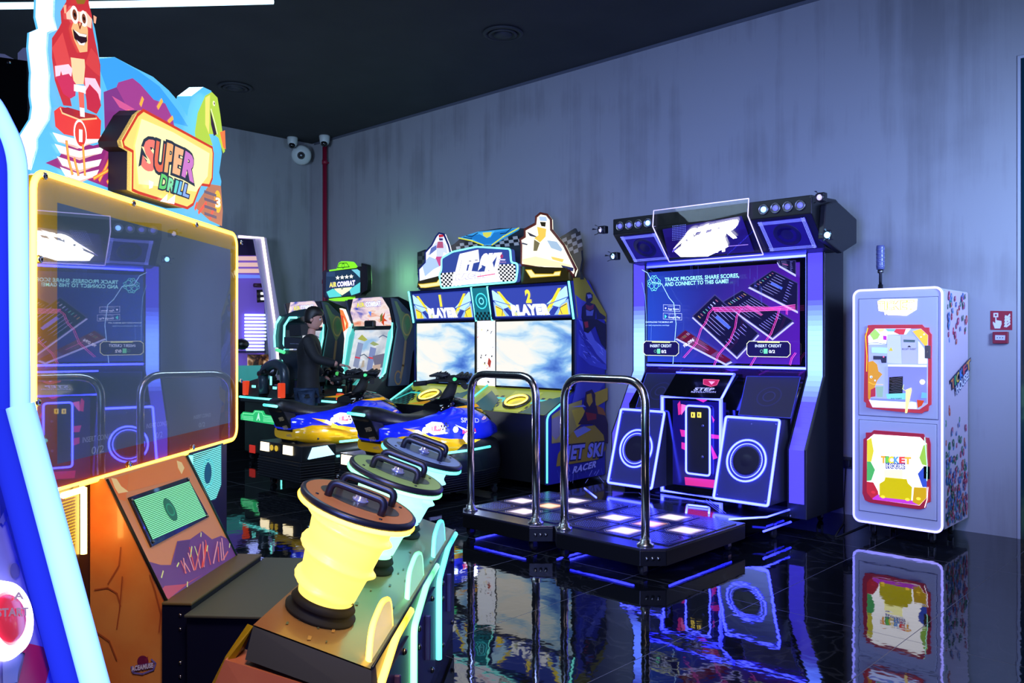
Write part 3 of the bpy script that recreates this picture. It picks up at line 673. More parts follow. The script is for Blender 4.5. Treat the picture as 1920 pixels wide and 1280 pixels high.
# centre tower
tw = [(-4.07, .2), (-3.5, .2), (-3.5, 1.02), (-4.07, 1.02)]
MB().box(-4.07, -3.5, 6.2, 6.5, .19, 1.02).prism([(6.2, 1.02), (6.5, 1.02), (6.56, 1.22), (6.42, 1.22)], 'x', -4.07, -3.5).build('centre_tower', BLACKG, t)
lp = [(-4.07, .2), (-3.5, .2), (-3.5, 1.02), (-4.07, 1.02)]
tubeobj('tower_light', [(x, 6.192, z) for x, z in lp], .0125, N_ICE, t, closed=True)
tubeobj('tower_light', [(-3.5, 6.192, 1.02), (-3.5, 6.42, 1.225)], .01, N_ICE, t); tubeobj('tower_light', [(-4.07, 6.42, 1.225), (-3.5, 6.42, 1.225)], .008, N_ICE, t)
PTw = PL((0, 6.2, 0), (1, 0, 0), (0, 0, 1)); a = Art(PTw, .002)
a.poly(I(545, 235, 880, 250, 880, 810, 545, 765), '#14104a')
for q in (I(590, 240, 605, 320, 580, 330, 575, 260), I(590, 420, 650, 430, 860, 460, 840, 480, 600, 465), I(600, 500, 640, 510, 640, 560, 600, 540), I(620, 720, 820, 740, 810, 790, 625, 770), I(790, 330, 810, 360, 800, 380), I(780, 500, 830, 600, 800, 610), I(690, 228, 770, 230, 740, 250)): a.poly(q, '#d83070')
for q in (I(600, 260, 640, 270, 600, 330), I(640, 440, 800, 455, 700, 465)): a.poly(q, '#ff7098')
a.build('tower_print', printmat('tower_print', .75, .15), t)
PTp = PL((0, 6.188, 0), (1, 0, 0), (0, 0, 1)); q = [PTp.px(*p) for p in I(634, 268, 784, 278, 776, 712, 632, 694)]
X0, X1, Z0, Z1 = q[0][0], q[1][0], q[3][1], q[0][1]
cd_ = MB().box(X0, X1, 6.175, 6.2, Z0, Z1).build('coin_door', DARK, t, bevel=.004)
tubeobj('coin_door_light', fillet([(X0, 6.172, Z0), (X1, 6.172, Z0), (X1, 6.172, Z1), (X0, 6.172, Z1)], .03, 4, True), .009, N_ICE, cd_, closed=True)
for px_ in (678, 717):
    c = PTp.px(*I(px_, 328)[0]); MB().box(c[0]-.017, c[0]+.017, 6.168, 6.175, c[1]-.022, c[1]+.022).build('coin_slot', mat('coin_light', '#111', .4, emit=(1, .75, .1), es=1.6), cd_)
    MB().box(c[0]-.004, c[0]+.004, 6.164, 6.168, c[1]-.012, c[1]+.012).build('slot', BLACK, cd_)
for px_ in ((740, 396), (738, 592)):
    c = PTp.px(*I(*px_)[0]); MB().lathe([(.012, 0), (.012, .006), (.006, .01), (0, .01)], (c[0], 6.175, c[1]), (0, -1, 0), 14).build('lock', STEEL, cd_)
ph = PL((0, 6.2, 1.02), (1, 0, 0), (0, .22, .2)); a = Art(ph, .003)
a.poly(I(738, 106, 838, 110, 822, 142, 785, 152, 738, 136), '#b02048'); a.line(I(738, 106, 838, 110, 822, 142, 785, 152, 738, 136), .005, '#e86080', True); a.poly(I(770, 118, 812, 120, 790, 140), '#e8a0b8')
a.text('STEP', *I(675, 176, 800, 178), I(688, 158)[0], '#b8b8e8', .03); a.text('REVOLUTION', *I(660, 190, 815, 191), I(663, 181)[0], '#a8a8e0', .02)
a.build('hood_logo', printmat('logo_print', .7, .2), t)
# foot speakers: front slanted plates with light outline and ring
BR = mat('mirror_panel', '#5a5c98', .2, .6)
def footspk(bl, br, tr, tl, lab):
    yb, yt = 5.98, 6.18
    B = [PT(*bl, Y=yb), PT(*br, Y=yb), PT(*tr, Y=yt), PT(*tl, Y=yt)]
    xa = (B[0].x+B[3].x)/2; xb = (B[1].x+B[2].x)/2; zb = (B[0].z+B[1].z)/2; zt = (B[2].z+B[3].z)/2
    F = [Vector((xa, yb, zb)), Vector((xb, yb, zb)), Vector((xb, yt, zt)), Vector((xa, yt, zt))]
    k = MB().hexa(F, [Vector((v.x, 6.4, v.z)) for v in F]).build('floor_speaker', mat('speaker_box', '#2a2a34', .35), t, label=lab)
    nn = (F[1]-F[0]).cross(F[3]-F[0]).normalized()
    if nn.y > 0: nn = -nn
    MB().hexa([f+nn*.004 for f in F], [f-nn*.004 for f in F]).build('front_plate', BR, k)
    tubeobj('outline_light', fillet([f+nn*.008 for f in F], .02, 3, True), .0115, N_ICE, k, closed=True)
    u = (F[1]-F[0]).normalized(); v = (F[3]-F[0]).normalized(); c = F[0].lerp(F[1], .5).lerp(F[3].lerp(F[2], .5), .49)+nn*.008
    for r, rd in ((.165, .009), (.135, .004)):
        tubeobj('ring_light', [c+u*math.cos(2*PI*j/40)*r+v*math.sin(2*PI*j/40)*r for j in range(40)], rd, N_ICE, k, 6, True)
    mb = MB()
    for r, n in ((.128, 60), (.121, 58)):
        for j in range(n):
            q = c+u*math.cos(2*PI*j/n)*r+v*math.sin(2*PI*j/n)*r; mb.add([q+u*.0025, q+v*.0025, q-u*.0025, q-v*.0025], [(0, 1, 2, 3)])
    mb.build('dot_light', mat('dot_light', '#000', .5, emit=(.3, .35, 2.2), es=1.2), k)
    MB().lathe([(.117, 0), (.11, .003), (.09, -.003), (.04, .002), (0, .004)], c, nn, 30).build('speaker_cone', mat('cone_purple', '#1c1830', .35, .3), k)
    for fu, fv in ((.06, .05), (.94, .05), (.94, .95), (.06, .95), (.5, .93)):
        q = F[0].lerp(F[1], fu).lerp(F[3].lerp(F[2], fu), fv)+nn*.005; MB().lathe([(.007, 0), (.005, .004), (0, .005)], q, nn, 8).build('screw', STEEL, k)
footspk(*I(140, 755, 415, 798, 493, 312, 218, 292), 'left slanted speaker with glowing blue ring'); footspk(*I(805, 860, 1152, 900, 1218, 362, 882, 342), 'right slanted speaker with glowing blue ring')
# base slab and its apron
MB().prism([(-4.75, 5.56), (-3.12, 5.56), (-2.93, 5.85), (-2.93, 6.5), (-4.75, 6.5)], 'z', .075, .18).build('base_slab', BLACKG, t, bevel=.004)
PB = PL((0, 0, .181), (1, 0, 0), (0, 1, 0)); a = Art(PB, .001)
for q in (I(120, 815, 330, 820, 350, 838), I(740, 868, 845, 948), I(755, 866, 862, 950), I(775, 866, 880, 952), I(400, 830, 470, 845, 520, 838, 600, 862, 680, 876), I(330, 850, 430, 862, 540, 880, 680, 884)): a.line(q, .006, '#5058b8')
a.build('base_print', printmat('base_print', .5, .3), t)
tubeobj('base_light', fillet([PT(*p, Z=.19) for p in I(628, 945, 635, 895, 775, 912, 772, 948)], .03), .008, N_ICE, t)
tubeobj('base_light', [(-4.7, 5.9, .183), (-4.35, 5.62, .183)], .005, N_ICE, t)
tubeobj('base_light', [(-2.93, 6.3, .185), (-2.93, 5.86, .185), (-3.1, 5.6, .185)], .007, N_ICE, t)
tubeobj('under_light', [(-2.9, 6.2, .1), (-2.9, 5.75, .1)], .008, N_BLUE, t)
for x in (-3.02, -3.06, -3.1): MB().lathe([(.012, 0), (.012, .008), (0, .012)], (-2.925, 6.28+(x+3.06)*.9, .135), (1, 0, 0), 12).build('connector', STEEL, t)
for x in (-4.55, -3.7, -2.95):
    for y in (6.0, 6.85): caster(t, x, y, .12, .035)
tubeobj('rear_light', [(-4.5, 6.965, .3), (-2.95, 6.965, .3)], .01, N_BLUE, t)  # added strip hidden behind the cabinet to throw blue on the wall
# header
HX0, HX1 = -4.57, -2.71
hp = [(6.15, 2.61), (6.15, 2.47), (6.4, 2.23), (6.62, 2.21), (6.95, 2.3), (6.95, 2.5), (6.6, 2.63)]
MB().prism(hp, 'x', HX0, HX1).build('header', BLACK, t, bevel=.006)
def sl(x, k, h=0.):  # point on the slanted face
    n = Vector((0, -.24, -.25)).normalized(); return Vector((x, 6.15+.25*k, 2.47-.24*k))+n*h
for xa, xb, lab in ((-4.5, -4.12, 'left blue mesh speaker'), (-3.16, -2.77, 'right blue mesh speaker')):
    mb = MB().hexa([sl(xa, .08, .006), sl(xb, .08, .006), sl(xb, .97, .006), sl(xa, .97, .006)], [sl(xa, .08, -.01), sl(xb, .08, -.01), sl(xb, .97, -.01), sl(xa, .97, -.01)])
    g = mb.build('header_speaker', mat('blue_grille', '#0a0850', .45, .2, emit=(.01, .004, .22), es=.7), t, label=lab)
    mb = MB()
    for j in range(34):
        for i in range(3):
            f = (j+.5*(i % 2))/34
            for (A, B) in ((sl(xa, .08, .008), sl(xb, .08, .008)), (sl(xa, .97, .008), sl(xb, .97, .008)), (sl(xa, .08, .008), sl(xa, .97, .008)), (sl(xb, .08, .008), sl(xb, .97, .008))):
                m_ = (sl(xa, .5)+sl(xb, .5))/2; q = A.lerp(B, f); q = q+(Vector((m_.x-q.x, 0, 0)) if abs(A.x-B.x) < .01 else (sl(q.x, .5, .008)-q)).normalized()*(.008+i*.011)
                u = Vector((1, 0, 0)); v = (sl(0, 1)-sl(0, 0)).normalized(); mb.add([q+u*.0035, q+v*.0035, q-u*.0035, q-v*.0035], [(0, 1, 2, 3)])
    mb.build('dot_light', MATS['dot_light2'] if 'dot_light2' in MATS else mat('dot_light2', '#000', .5, emit=(.45, .55, 2.6), es=1.3), g)
    c = (sl(xa, .52, .006)+sl(xb, .52, .006))/2; MB().lathe([(.11, 0), (.105, .003), (.06, -.002), (.03, .004), (0, .006)], c, Vector((0, -.24, -.25)), 28).build('speaker_cone', mat('cone_blue', '#100c48', .4), g)
for xs in ((-4.49, -4.39, -4.29, -4.19), (-3.1, -3.0, -2.9, -2.8)):
    for k, x in enumerate(xs):
        lit = (k == 3) if x < -4 else (k == 0)
        b_ = MB().lathe([(.036, -.004), (.042, 0), (.042, .008), (.036, .012), (.034, .002)], (x, 6.15, 2.54), (0, -1, 0), 22).build('header_lamp', STEEL, t)
        MB().lathe([(.024, 0), (.022, .008), (.012, .014), (0, .016)], (x, 6.149, 2.54), (0, -1, 0), 18).build('lens', mat('lens_lit', '#fff', .3, emit=(.3, .9, 3.2), es=1.6) if lit else mat('lens_dim', '#8888d8', .2, emit=(.1, .1, .5), es=1.), b_)
# central acrylic marquee
AC = mat('clear_acrylic', '#ffffff', .02, trans=1., ior=1.2); mxa, mxb = -4.12, -3.22
mq = [(6.135, 2.64), (6.12, 2.5), (6.38, 2.21)]
mb = MB()
for (ya, za), (yb, zb) in zip(mq, mq[1:]): mb.hexa([(mxa, ya, za), (mxb, ya, za), (mxb, yb, zb), (mxa, yb, zb)], [(mxa, ya+.006, za), (mxb, ya+.006, za), (mxb, yb+.006, zb), (mxa, yb+.006, zb)])
k = mb.build('marquee_cover', AC, t)
for x in (mxa, mxb): tubeobj('edge_light', [(x, y, z) for y, z in mq], .0045, N_WHITE, k, 6)
for i in (0, 2): tubeobj('edge_light', [(mxa, mq[i][0], mq[i][1]), (mxb, mq[i][0], mq[i][1])], .0045, N_WHITE, k, 6)
PM = PL(sl(0, 0, .004), (1, 0, 0), (0, .25, -.24)); a = Art(PM, .004)
a.poly(H(480, 300, 980, 215, 1060, 440, 520, 480), '#180c60')
for j in range(9):
    for i in range(26):
        x, y = 545+i*10, 280+j*11-i*1.2
        a.k = 3
        if i < 9 or j > 6: a.disc(H(x+(j*0), y+(60 if i >= 9 else 0))[0], .004, '#8090ff', seg=6)
a.line(H(900, 405, 1020, 395), .006, '#b090ff'); a.line(H(545, 440, 600, 370), .01, '#7060ff')
a.build('marquee_print', printmat('marquee_print', 1.3, .3), t)
a = Art(PM, .02)
a.text('STEP', *H(600, 395, 925, 330), H(628, 300)[0], '#ffffff', .07, shear=.12); a.text('MANIA', *H(640, 452, 880, 425), H(650, 380)[0], '#ffffff', .07, shear=.12)
a.poly(H(552, 418, 640, 350, 780, 255, 760, 262, 630, 330), '#ffffff'); a.poly(H(820, 260, 955, 228, 900, 290, 955, 345, 930, 350, 870, 300), '#ffffff')
a.poly(H(560, 430, 700, 330, 860, 290, 900, 400, 770, 462, 600, 466), '#ffffff')
a.build('marquee_logo', LITX, t)
# moving-head spots at the header ends
def spot(x, y, z, d, c, es, lab):
    k = MB().box(x-.03, x+.03, y-.03, y+.03, z-.035, z+.035).build('spot_lamp', BLACK, t, bevel=.008, label=lab); d = Vector(d).normalized()
    MB().lathe([(.03, 0), (.034, .05), (.03, .05), (.026, .04)], (x, y, z), d, 16).build('spot_barrel', DARK, k)
    MB().lathe([(.026, .036), (.018, .046), (0, .05)], (x, y, z), d, 14).build('lens', mat('spot_%s' % lab.split()[0], '#fff', .3, emit=c, es=es), k)
    for an in (.4, 1.5, 2.6, 3.9, 5.2):
        s_ = d.orthogonal().normalized(); s2_ = d.cross(s_); q = Vector((x, y, z))+d*.055+(s_*math.cos(an)+s2_*math.sin(an))*.028
        MB().add([q, q+d*.04+(s_*math.cos(an-.4)+s2_*math.sin(an-.4))*.02, q+d*.045+(s_*math.cos(an+.5)+s2_*math.sin(an+.5))*.02, q+(s_*math.cos(an+.7)+s2_*math.sin(an+.7))*.005], [(0, 1, 2, 3)]).build('flap', BLACK, k)
spot(-4.65, 6.12, 2.52, (-.3, -1, -.1), (.8, .6, 1.), .6, 'dim upper left spot lamp'); spot(-4.63, 6.28, 2.29, (-.2, -1, -.1), (.35, .9, 1.6), 4, 'bright lower left spot lamp')
spot(-2.63, 6.15, 2.58, (-.1, -1, -.1), (.8, .6, 1.), .6, 'dim upper right spot lamp'); spot(-2.6, 6.2, 2.3, (.1, -1, -.1), (.35, .9, 1.6), 4, 'bright lower right spot lamp')
MB().prism([(6.25, 2.28), (6.3, 2.55), (6.5, 2.6), (6.9, 2.5), (6.9, 2.3), (6.6, 2.2)], 'x', -2.71, -2.66).build('header_end', DARK, t, bevel=.01)
# dance pads
PADT = mat('pad_metal', '#54546c', .22, .75); PADM = wear('pad_glass', '#1a1a48', '#2c2c60', 40, .2)
def pad(cx, lab, grp):
    p = thing('dance_pad', lab, 'dance platform', (cx, 4.98, 0), 0, grp)
    x0, x1, y0, y1 = cx-.465, cx+.465, 4.4, 5.55
    ol = [(x0+.12, y0), (x1-.12, y0), (x1, y0+.12), (x1, y1), (x0, y1), (x0, y0+.12)]
    MB().prism(ol, 'z', .075, .175).build('pad_base', BLACK, p, bevel=.004)
    MB().prism([(cx+(x-cx)*1.004, y) for x, y in ol], 'z', .175, .188).build('top_plate', PADT, p, bevel=.003)
    for i in range(3):
        for j in range(3):
            tx, ty = cx+(i-1)*.3, 5.02+(j-1)*.3; lit = (i+j) % 2 == 1 or (i == 1 and j == 1)
            b_ = MB().box(tx-.143, tx+.143, ty-.143, ty+.143, .188, .196).build('lit_tile' if lit else 'mesh_tile', PADM, p, bevel=.002)
            a = Art(PL((0, 0, .196), (1, 0, 0), (0, 1, 0)), .0008, px=False)
            oc = lambda s_: [(tx+sx*s_, ty+sy*s_) for sx, sy in ((-1, -.6), (-.6, -1), (.6, -1), (1, -.6), (1, .6), (.6, 1), (-.6, 1), (-1, .6))]
            a.line(oc(.125), .003, '#6a6aa8', True); 
            if lit:
                warm = '#ffb08c' if (i*3+j+int(cx*10)) % 2 else '#f4dcff'
                a.line(oc(.112), .002, '#8a80b8', True)
                n_ = 14
                def gl(v, tx=tx, ty=ty, w_=lin(warm)):
                    dd = max(abs(v.x-tx), abs(v.y-ty)); k_ = max(0, 1-dd/.105); k_ = min(1, k_*1.8); return tuple(.02+c*(.15*min(1, k_*3)+1.7*k_*k_) for c in w_)
                for ii in range(8):
                    for jj in range(8):
                        q = lambda s_: -.1+.2*s_/8
                        a.mb.add([a.pl.w((tx+q(ii+di), ty+q(jj+dj)), .0012) for di, dj in ((0, 0), (1, 0), (1, 1), (0, 1))], [(0, 1, 2, 3)], c=gl)
            else:
                for ii in range(11):
                    for jj in range(11):
                        if abs(ii-5)+abs(jj-5) < 9: a.k = 3; a.disc((tx+(ii-5)*.019, ty+(jj-5)*.019), .0055, '#6068c8', seg=6)
            a.build('tile_light', printmat('tile_print', 1.1 if lit else .5, .25) if not lit else printmat('tile_glow', 1.1, .25), b_)
    # rail
    rp = fillet([(cx-.36, 4.5, .19), (cx-.36, 4.5, 1.25), (cx+.32, 4.5, 1.25), (cx+.32, 4.5, .19)], .17, 8)
    MB().tube(rp, .028, 16).build('hand_rail', CHROME, p)
    for xx in (cx-.36, cx+.32): MB().lathe([(.055, 0), (.055, .012), (.036, .02), (.036, .04), (.029, .042)], (xx, 4.5, .188), seg=22).build('rail_flange', CHROME, p)
    for x, y in ((x0+.14, y0+.06), (x1-.14, y0+.06), (x0+.08, y1-.12), (x1-.08, y1-.12)): caster(p, x, y, .08, .034)
    for q in ([(x0+.2, y0+.05, .07), (x1-.2, y0+.05, .07)], [(x1-.03, y0+.2, .07), (x1-.03, y1-.15, .07)], [(x0+.03, y0+.2, .07), (x0+.03, y1-.15, .07)]): tubeobj('under_light', q, .007, N_BLUE, p)
    for k in range(3): MB().lathe([(.012, 0), (.012, .008), (0, .012)], (x1-.06+(k-1)*.026, y0+.055+(k-1)*.026, .125), (.7, -.7, 0), 12).build('connector', STEEL, p)
    return p
p1 = pad(-4.352, 'left dance platform of the pair, nearer the racing cabinet, with chrome rail', 'dance platforms')
p2 = dup(p1, (-3.405, 4.98, 0), 0, 'right dance platform of the pair, nearer the ticket cabinet, with chrome rail')

# ------------------------------------------------------------------ racing cabinet (two player screens)
t = thing('racing_cabinet', 'wide two player water racing game cabinet with lit rider topper by the wall', 'arcade machine', (-6.72, 6.8, 0))
JX0, JX1 = -8.02, -5.437
F4 = C(740, 380, 3.764); G = C(740, 660, 4.266); W3 = C(1020, 500, 3.05)
prof = [(6.243, .08), (6.243, .764), (6.70, 1.0), (6.70, 1.735), (6.62, 2.12), (6.9, 2.14), (7.18, 1.79), (7.18, .08)]
MB().prism(prof, 'x', JX0+.03, JX1-.03).build('body', BLACK, t)
for x0, x1 in ((JX0, JX0+.03), (JX1-.03, JX1)): MB().prism([(y-.012 if y < 6.75 else y, z) for y, z in prof], 'x', x0, x1).build('side_panel', mat('side_panel_blue', '#1c2060', .35), t, bevel=.003)
# right side print
PX = PL((JX1, 0, 0), (0, 1, 0), (0, 0, 1)); a = Art(PX, .001)
out = [(y-.008 if y < 6.75 else y-.01, z) for y, z in prof]
a.poly(out, '#3434a8', px=False)
a.poly(W3(165, 62, 232, 62, 356, 270, 356, 320, 300, 250, 260, 210, 215, 190, 190, 300), '#b0a030'); a.poly(W3(180, 160, 215, 190, 260, 210, 240, 300, 195, 300), '#5858c0')
a.poly(W3(195, 300, 240, 400, 300, 500, 355, 560, 355, 480, 290, 420, 250, 330), '#7078e0'); a.poly(W3(196, 380, 250, 470, 330, 552, 356, 560, 356, 590, 260, 560, 196, 500), '#4a50c8')
a.poly(W3(240, 150, 260, 145, 278, 160, 276, 190, 262, 205, 290, 215, 318, 262, 350, 285, 350, 300, 300, 300, 296, 250, 290, 300, 250, 310, 226, 330, 212, 290, 216, 230, 240, 204, 236, 180), '#201c50')
a.poly(W3(244, 158, 268, 158, 272, 175, 250, 182), '#8890d0'); a.poly(W3(236, 215, 262, 225, 284, 212, 280, 240, 258, 250, 240, 240), '#8a2c50'); a.poly(W3(238, 245, 262, 255, 282, 245, 276, 280, 240, 280), '#7078c8')
a.poly(W3(218, 300, 300, 300, 352, 330, 352, 470, 325, 440, 290, 340, 250, 380, 225, 370), '#181440'); a.poly(W3(226, 315, 248, 312, 252, 345, 234, 350), '#b83048')
r = random.Random(5)
for k in range(26):
    x = r.uniform(200, 320); y = 390+(x-200)*.9+r.uniform(-60, 90)
    a.line(W3(x, y, x+r.uniform(10, 34), y+r.uniform(4, 30)), .006, r.choice(['#98a0f0', '#6870e0', '#2c2c90', '#b0b8ff']))
a.poly(W3(186, 640, 355, 610, 355, 640, 300, 720, 210, 750, 150, 790), '#4848b0')
a.poly(W3(36, 850, 120, 790, 210, 760, 200, 900, 100, 1000, 36, 1010), '#a89858'); a.poly(W3(36, 870, 80, 850, 100, 940, 60, 990, 36, 960), '#8c8098')
a.poly(W3(280, 720, 356, 690, 356, 760, 290, 800), '#c0a030'); a.poly(W3(150, 820, 210, 800, 250, 860, 180, 920), '#c8b040'); a.poly(W3(150, 800, 260, 780, 225, 800), '#8890e0')
a.poly(W3(230, 715, 265, 700, 285, 730, 282, 790, 310, 800, 345, 860, 356, 900, 356, 1010, 300, 980, 270, 900, 220, 900, 185, 900, 215, 850, 235, 800, 218, 790), '#30184a')
a.poly(W3(235, 730, 262, 722, 270, 770, 250, 800, 235, 770), '#b89030'); a.poly(W3(228, 830, 290, 840, 290, 870, 240, 880), '#882838'); a.poly(W3(290, 790, 330, 810, 345, 850, 300, 840), '#a06030')
a.poly(W3(150, 945, 200, 915, 280, 905, 330, 960, 345, 1040, 300, 1100, 60, 1140, 70, 1070), '#a88c38'); a.poly(W3(160, 940, 220, 910, 260, 930, 180, 975), '#8088d0')
for k in range(14):
    x = r.uniform(40, 340); a.line(W3(x, r.uniform(1120, 1230), x+r.uniform(-30, 30), r.uniform(1120, 1235)), .008, r.choice(['#8088e8', '#5058c8', '#a8b0f8']))
a.text('JET SKI', *W3(112, 1100, 318, 1076), W3(118, 1022)[0], '#8c90e8', .05, '#241a58', .13, shear=.1)
a.text('RACER', *W3(150, 1178, 282, 1142), W3(158, 1140)[0], '#b8bcff', .04, '#3030a0', .1, shear=.1)
a.build('side_print', PRINT, t)
tubeobj('edge_light', fillet([(JX1+.004, 6.228, .1), (JX1+.004, 6.228, .764), (JX1+.004, 6.55, .93)], .06), .0105, N_TEAL, t)
# screens, headers
PJ = PL((0, 6.69, 0), (1, 0, 0), (0, 0, 1))
jet = [(.24, '#3460c0'), (.36, '#5c8ce0'), (.46, '#90c4f4'), (.54, '#d8f0fc'), (.64, '#fffcf4')]
for i, (xa, xb, nm) in enumerate(((-7.93, -6.91, 'left'), (-6.56, -5.475, 'right'))):
    MB().box(xa-.02, xb+.02, 6.66, 6.695, .99, 1.735).build('screen_bezel', BLACKG, t)
    MB().add([(xa, 6.657, 1.01), (xb, 6.657, 1.01), (xb, 6.657, 1.72), (xa, 6.657, 1.72)], [(0, 1, 2, 3)]).build('screen_picture', displaymat('race_picture', jet, 1.9, (.9, 1, 1.5), 1.0, (-.12, 0, .2), .3, 5, .8), t)
    # header box
    hb = [(xa-.05, 6.655, 1.745), (xb+.03, 6.655, 1.745), (xb+.03, 6.58, 2.11), (xa-.05, 6.58, 2.11)]
    hh = MB().hexa(hb, [(p[0], 6.7, p[2]) for p in hb]).build('header_box', mat('header_blue', '#101858', .3), t)
    ph = PL((xa, 6.655, 1.745), (1, 0, 0), (0, -.075, .365)); W_ = xb-xa; a = Art(ph, .003, px=False)
    S = lambda *q: [(q[k]*W_, q[k+1]*.365) for k in range(0, len(q), 2)]
    a.poly(S(0, .06, 1, .06, 1, .94, 0, .94), '#2c3c98'); a.poly(S(.1, .3, .9, .3, 1, .9, 0, .9), '#33429c')
    for m in (0, 1):
        M_ = lambda *q: S(*[(1-q[k] if (m and k % 2 == 0) else q[k]) for k in range(len(q))])
        a.poly(M_(.0, .9, .02, .9, .28, .42, .1, .3, .0, .62), '#b8e0f4'); a.poly(M_(.0, .55, .1, .4, .2, .1, .0, .1), '#90b8ec'); a.poly(M_(.07, .86, .11, .86, .34, .1, .28, .1), '#f0d838')
        a.poly(M_(.02, .45, .1, .35, .15, .1, .02, .1), '#f8d840'); a.line(M_(.0, .6, .3, .38), .008, '#3058b8'); a.line(M_(.03, .4, .12, .3, .1, .12), .008, '#18204c')
        for j in range(3): a.line(M_(.2+j*.035, .34-j*.03, .3+j*.03, .1), .006, '#88c8f8')
    a.text('12'[i], (W_*(.475 if i == 0 else .46), .365*.5), (W_*(.515 if i == 0 else .535), .365*.5), (W_*(.475 if i == 0 else .46), .365*.86), '#f8e048', .06)
    a.text('PLAYER', (W_*.26, .365*.14), (W_*.74, .365*.14), (W_*.26, .365*.42), '#ffffff', .07, '#e8f0ff', .09, shear=-.05)
    a.build('header_print', LIT1, hh)
    for x in (xa-.055, xb+.035): tubeobj('header_light', [(x, 6.65, 1.73), (x, 6.57, 2.115)], .012, N_CYAN, hh)
mp = [(-6.88, 1.0), (-6.59, 1.0), (-6.59, 1.735), (-6.88, 1.735)]
a = Art(PL((0, 6.69, 0), (1, 0, 0), (0, 0, 1)), .02, px=False); a.slab(mp, '#f4f0e4', .02)
for k in range(26): x = r.uniform(-6.87, -6.62); z = r.uniform(1.02, 1.7); a.poly([(x, z), (x+r.uniform(.005, .03), z+.012), (x+.02, z+r.uniform(-.03, .03)), (x+.004, z-.01)], r.choice(['#181410', '#302010', '#e8c840', '#c04030']))
a.poly([(-6.7, 1.25), (-6.66, 1.2), (-6.64, 1.28), (-6.68, 1.32)], '#a03828')
a.build('middle_print', LITS, t)
MB().hexa([(-6.87, 6.64, 1.745), (-6.6, 6.64, 1.745), (-6.6, 6.57, 2.11), (-6.87, 6.57, 2.11)], [(-6.87, 6.7, 1.745), (-6.6, 6.7, 1.745), (-6.6, 6.7, 2.11), (-6.87, 6.7, 2.11)]).build('speaker_box', DARK, t)
pm = PL((-6.87, 6.64, 1.745), (1, 0, 0), (0, -.07, .365)); a = Art(pm, .003, px=False)
a.poly([(0, 0), (.27, 0), (.27, .365), (0, .365)], '#1c6c70')
for i in range(9):
    for j in range(3):
        if (i+j) % 2: a.k = 2; a.poly([(i*.03, j*.03), (i*.03+.03, j*.03), (i*.03+.03, j*.03+.03), (i*.03, j*.03+.03)], '#0c1c20')
for rr_, c_ in ((.085, '#50e8dc'), (.06, '#107070'), (.035, '#80f0e8'), (.018, '#106068')): a.ring((.135, .215), rr_, .014, c_, 30)
a.build('speaker_print', printmat('speaker_glow', .7, .3), t)
# control deck
pk_ = PL((0, 6.243, .764), (1, 0, 0), (0, .457, .236)); a = Art(pk_, .004, px=False); LN = .51
a.poly([(JX0+.05, 0), (JX1-.05, 0), (JX1-.05, LN), (JX0+.05, LN)], '#8c9428')
for sx in (-7.42, -6.02):
    for m in (-1, 1):
        a.poly([(sx+m*.55, 0), (sx+m*.2, 0), (sx+m*.28, .22), (sx+m*.55, .4)], '#14443c')
        for i in range(8):
            for j in range(7):
                if (i+j) % 2 and i*.04 < .33-j*.02: a.k = 4; x = sx+m*(.54-i*.045); a.poly([(x, j*.045), (x-m*.045, j*.045), (x-m*.045, j*.045+.045), (x, j*.045+.045)], '#0a1414')
        a.k = 6; a.line([(sx+m*.5, .1), (sx+m*.4, .26), (sx+m*.24, .26), (sx+m*.2, .2)], .034, '#3cc8b8')
    a.poly([(sx-.19, .02), (sx+.19, .02), (sx+.2, .42), (sx-.2, .42)], '#a4a830')
a.build('deck_print', printmat('deck_print', .55, .25), t)
for sx in (-7.42, -6.02):
    o = pk_.w((sx, .2), .01); P = [o+pk_.u*math.cos(2*PI*j/30)*.15+pk_.v*math.sin(2*PI*j/30)*.12 for j in range(30)]
    k = tubeobj('deck_ring', P, .024, mat('ring_dark', '#3a3008', .3), t, 8, True)
    tubeobj('ring_light', [p_+pk_.n*.02+(o-p_)*.12 for p_ in P], .012, N_YEL, k, 6, True)
for x in (JX0+.02, -6.73, ): tubeobj('deck_light', [(x+.02, 6.25, .78), (x+.02, 6.68, 1.01)], .011, N_TEAL, t)
for x in (JX0+.25, -6.72, JX1-.3):
    for y in (6.4, 7.0): caster(t, x, y, .08, .034)
# topper boards
PTT = PL((0, 6.75, 0), (1, 0, 0), (0, 0, 1)); a = Art(PTT, .0)
bd = F4(160, 350, 215, 330, 290, 360, 420, 290, 470, 245, 600, 200, 740, 180, 905, 180, 930, 240, 1140, 260, 1270, 180, 1310, 260, 1320, 400, 1305, 480, 1325, 540, 180, 620, 160, 500)
a.slab(bd, '#23282e', .03)
r = random.Random(9)
def checker(A, p0, du, dv, nu, nv, s1, c1, c2):
    o = Vector(A.pl.px(*p0)); U = Vector(A.pl.px(*du))-o; V = Vector(A.pl.px(*dv))-o; px, A.pxm = A.pxm, False; k0 = A.k
    for i in range(nu):
        for j in range(nv):
            A.k = k0; q = lambda i_, j_: tuple(o+U*(i_/nu)+V*(j_/nv)); A.poly([q(i, j), q(i+1, j), q(i+1, j+1), q(i, j+1)], c1 if (i+j) % 2 else c2)
    A.pxm = px; A.k = k0+1
checker(a, F4(430, 290)[0], F4(900, 230)[0], F4(440, 350)[0], 15, 3, 0, '#a8a8a0', '#14181c'); checker(a, F4(165, 350)[0], F4(225, 345)[0], F4(165, 460)[0], 2, 4, 0, '#445048', '#202a24')
checker(a, F4(1150, 270)[0], F4(1310, 200)[0], F4(1170, 400)[0], 5, 5, 0, '#6a6c70', '#1c1c24')
a.build('back_board', printmat('board_print', .12, .4), t)
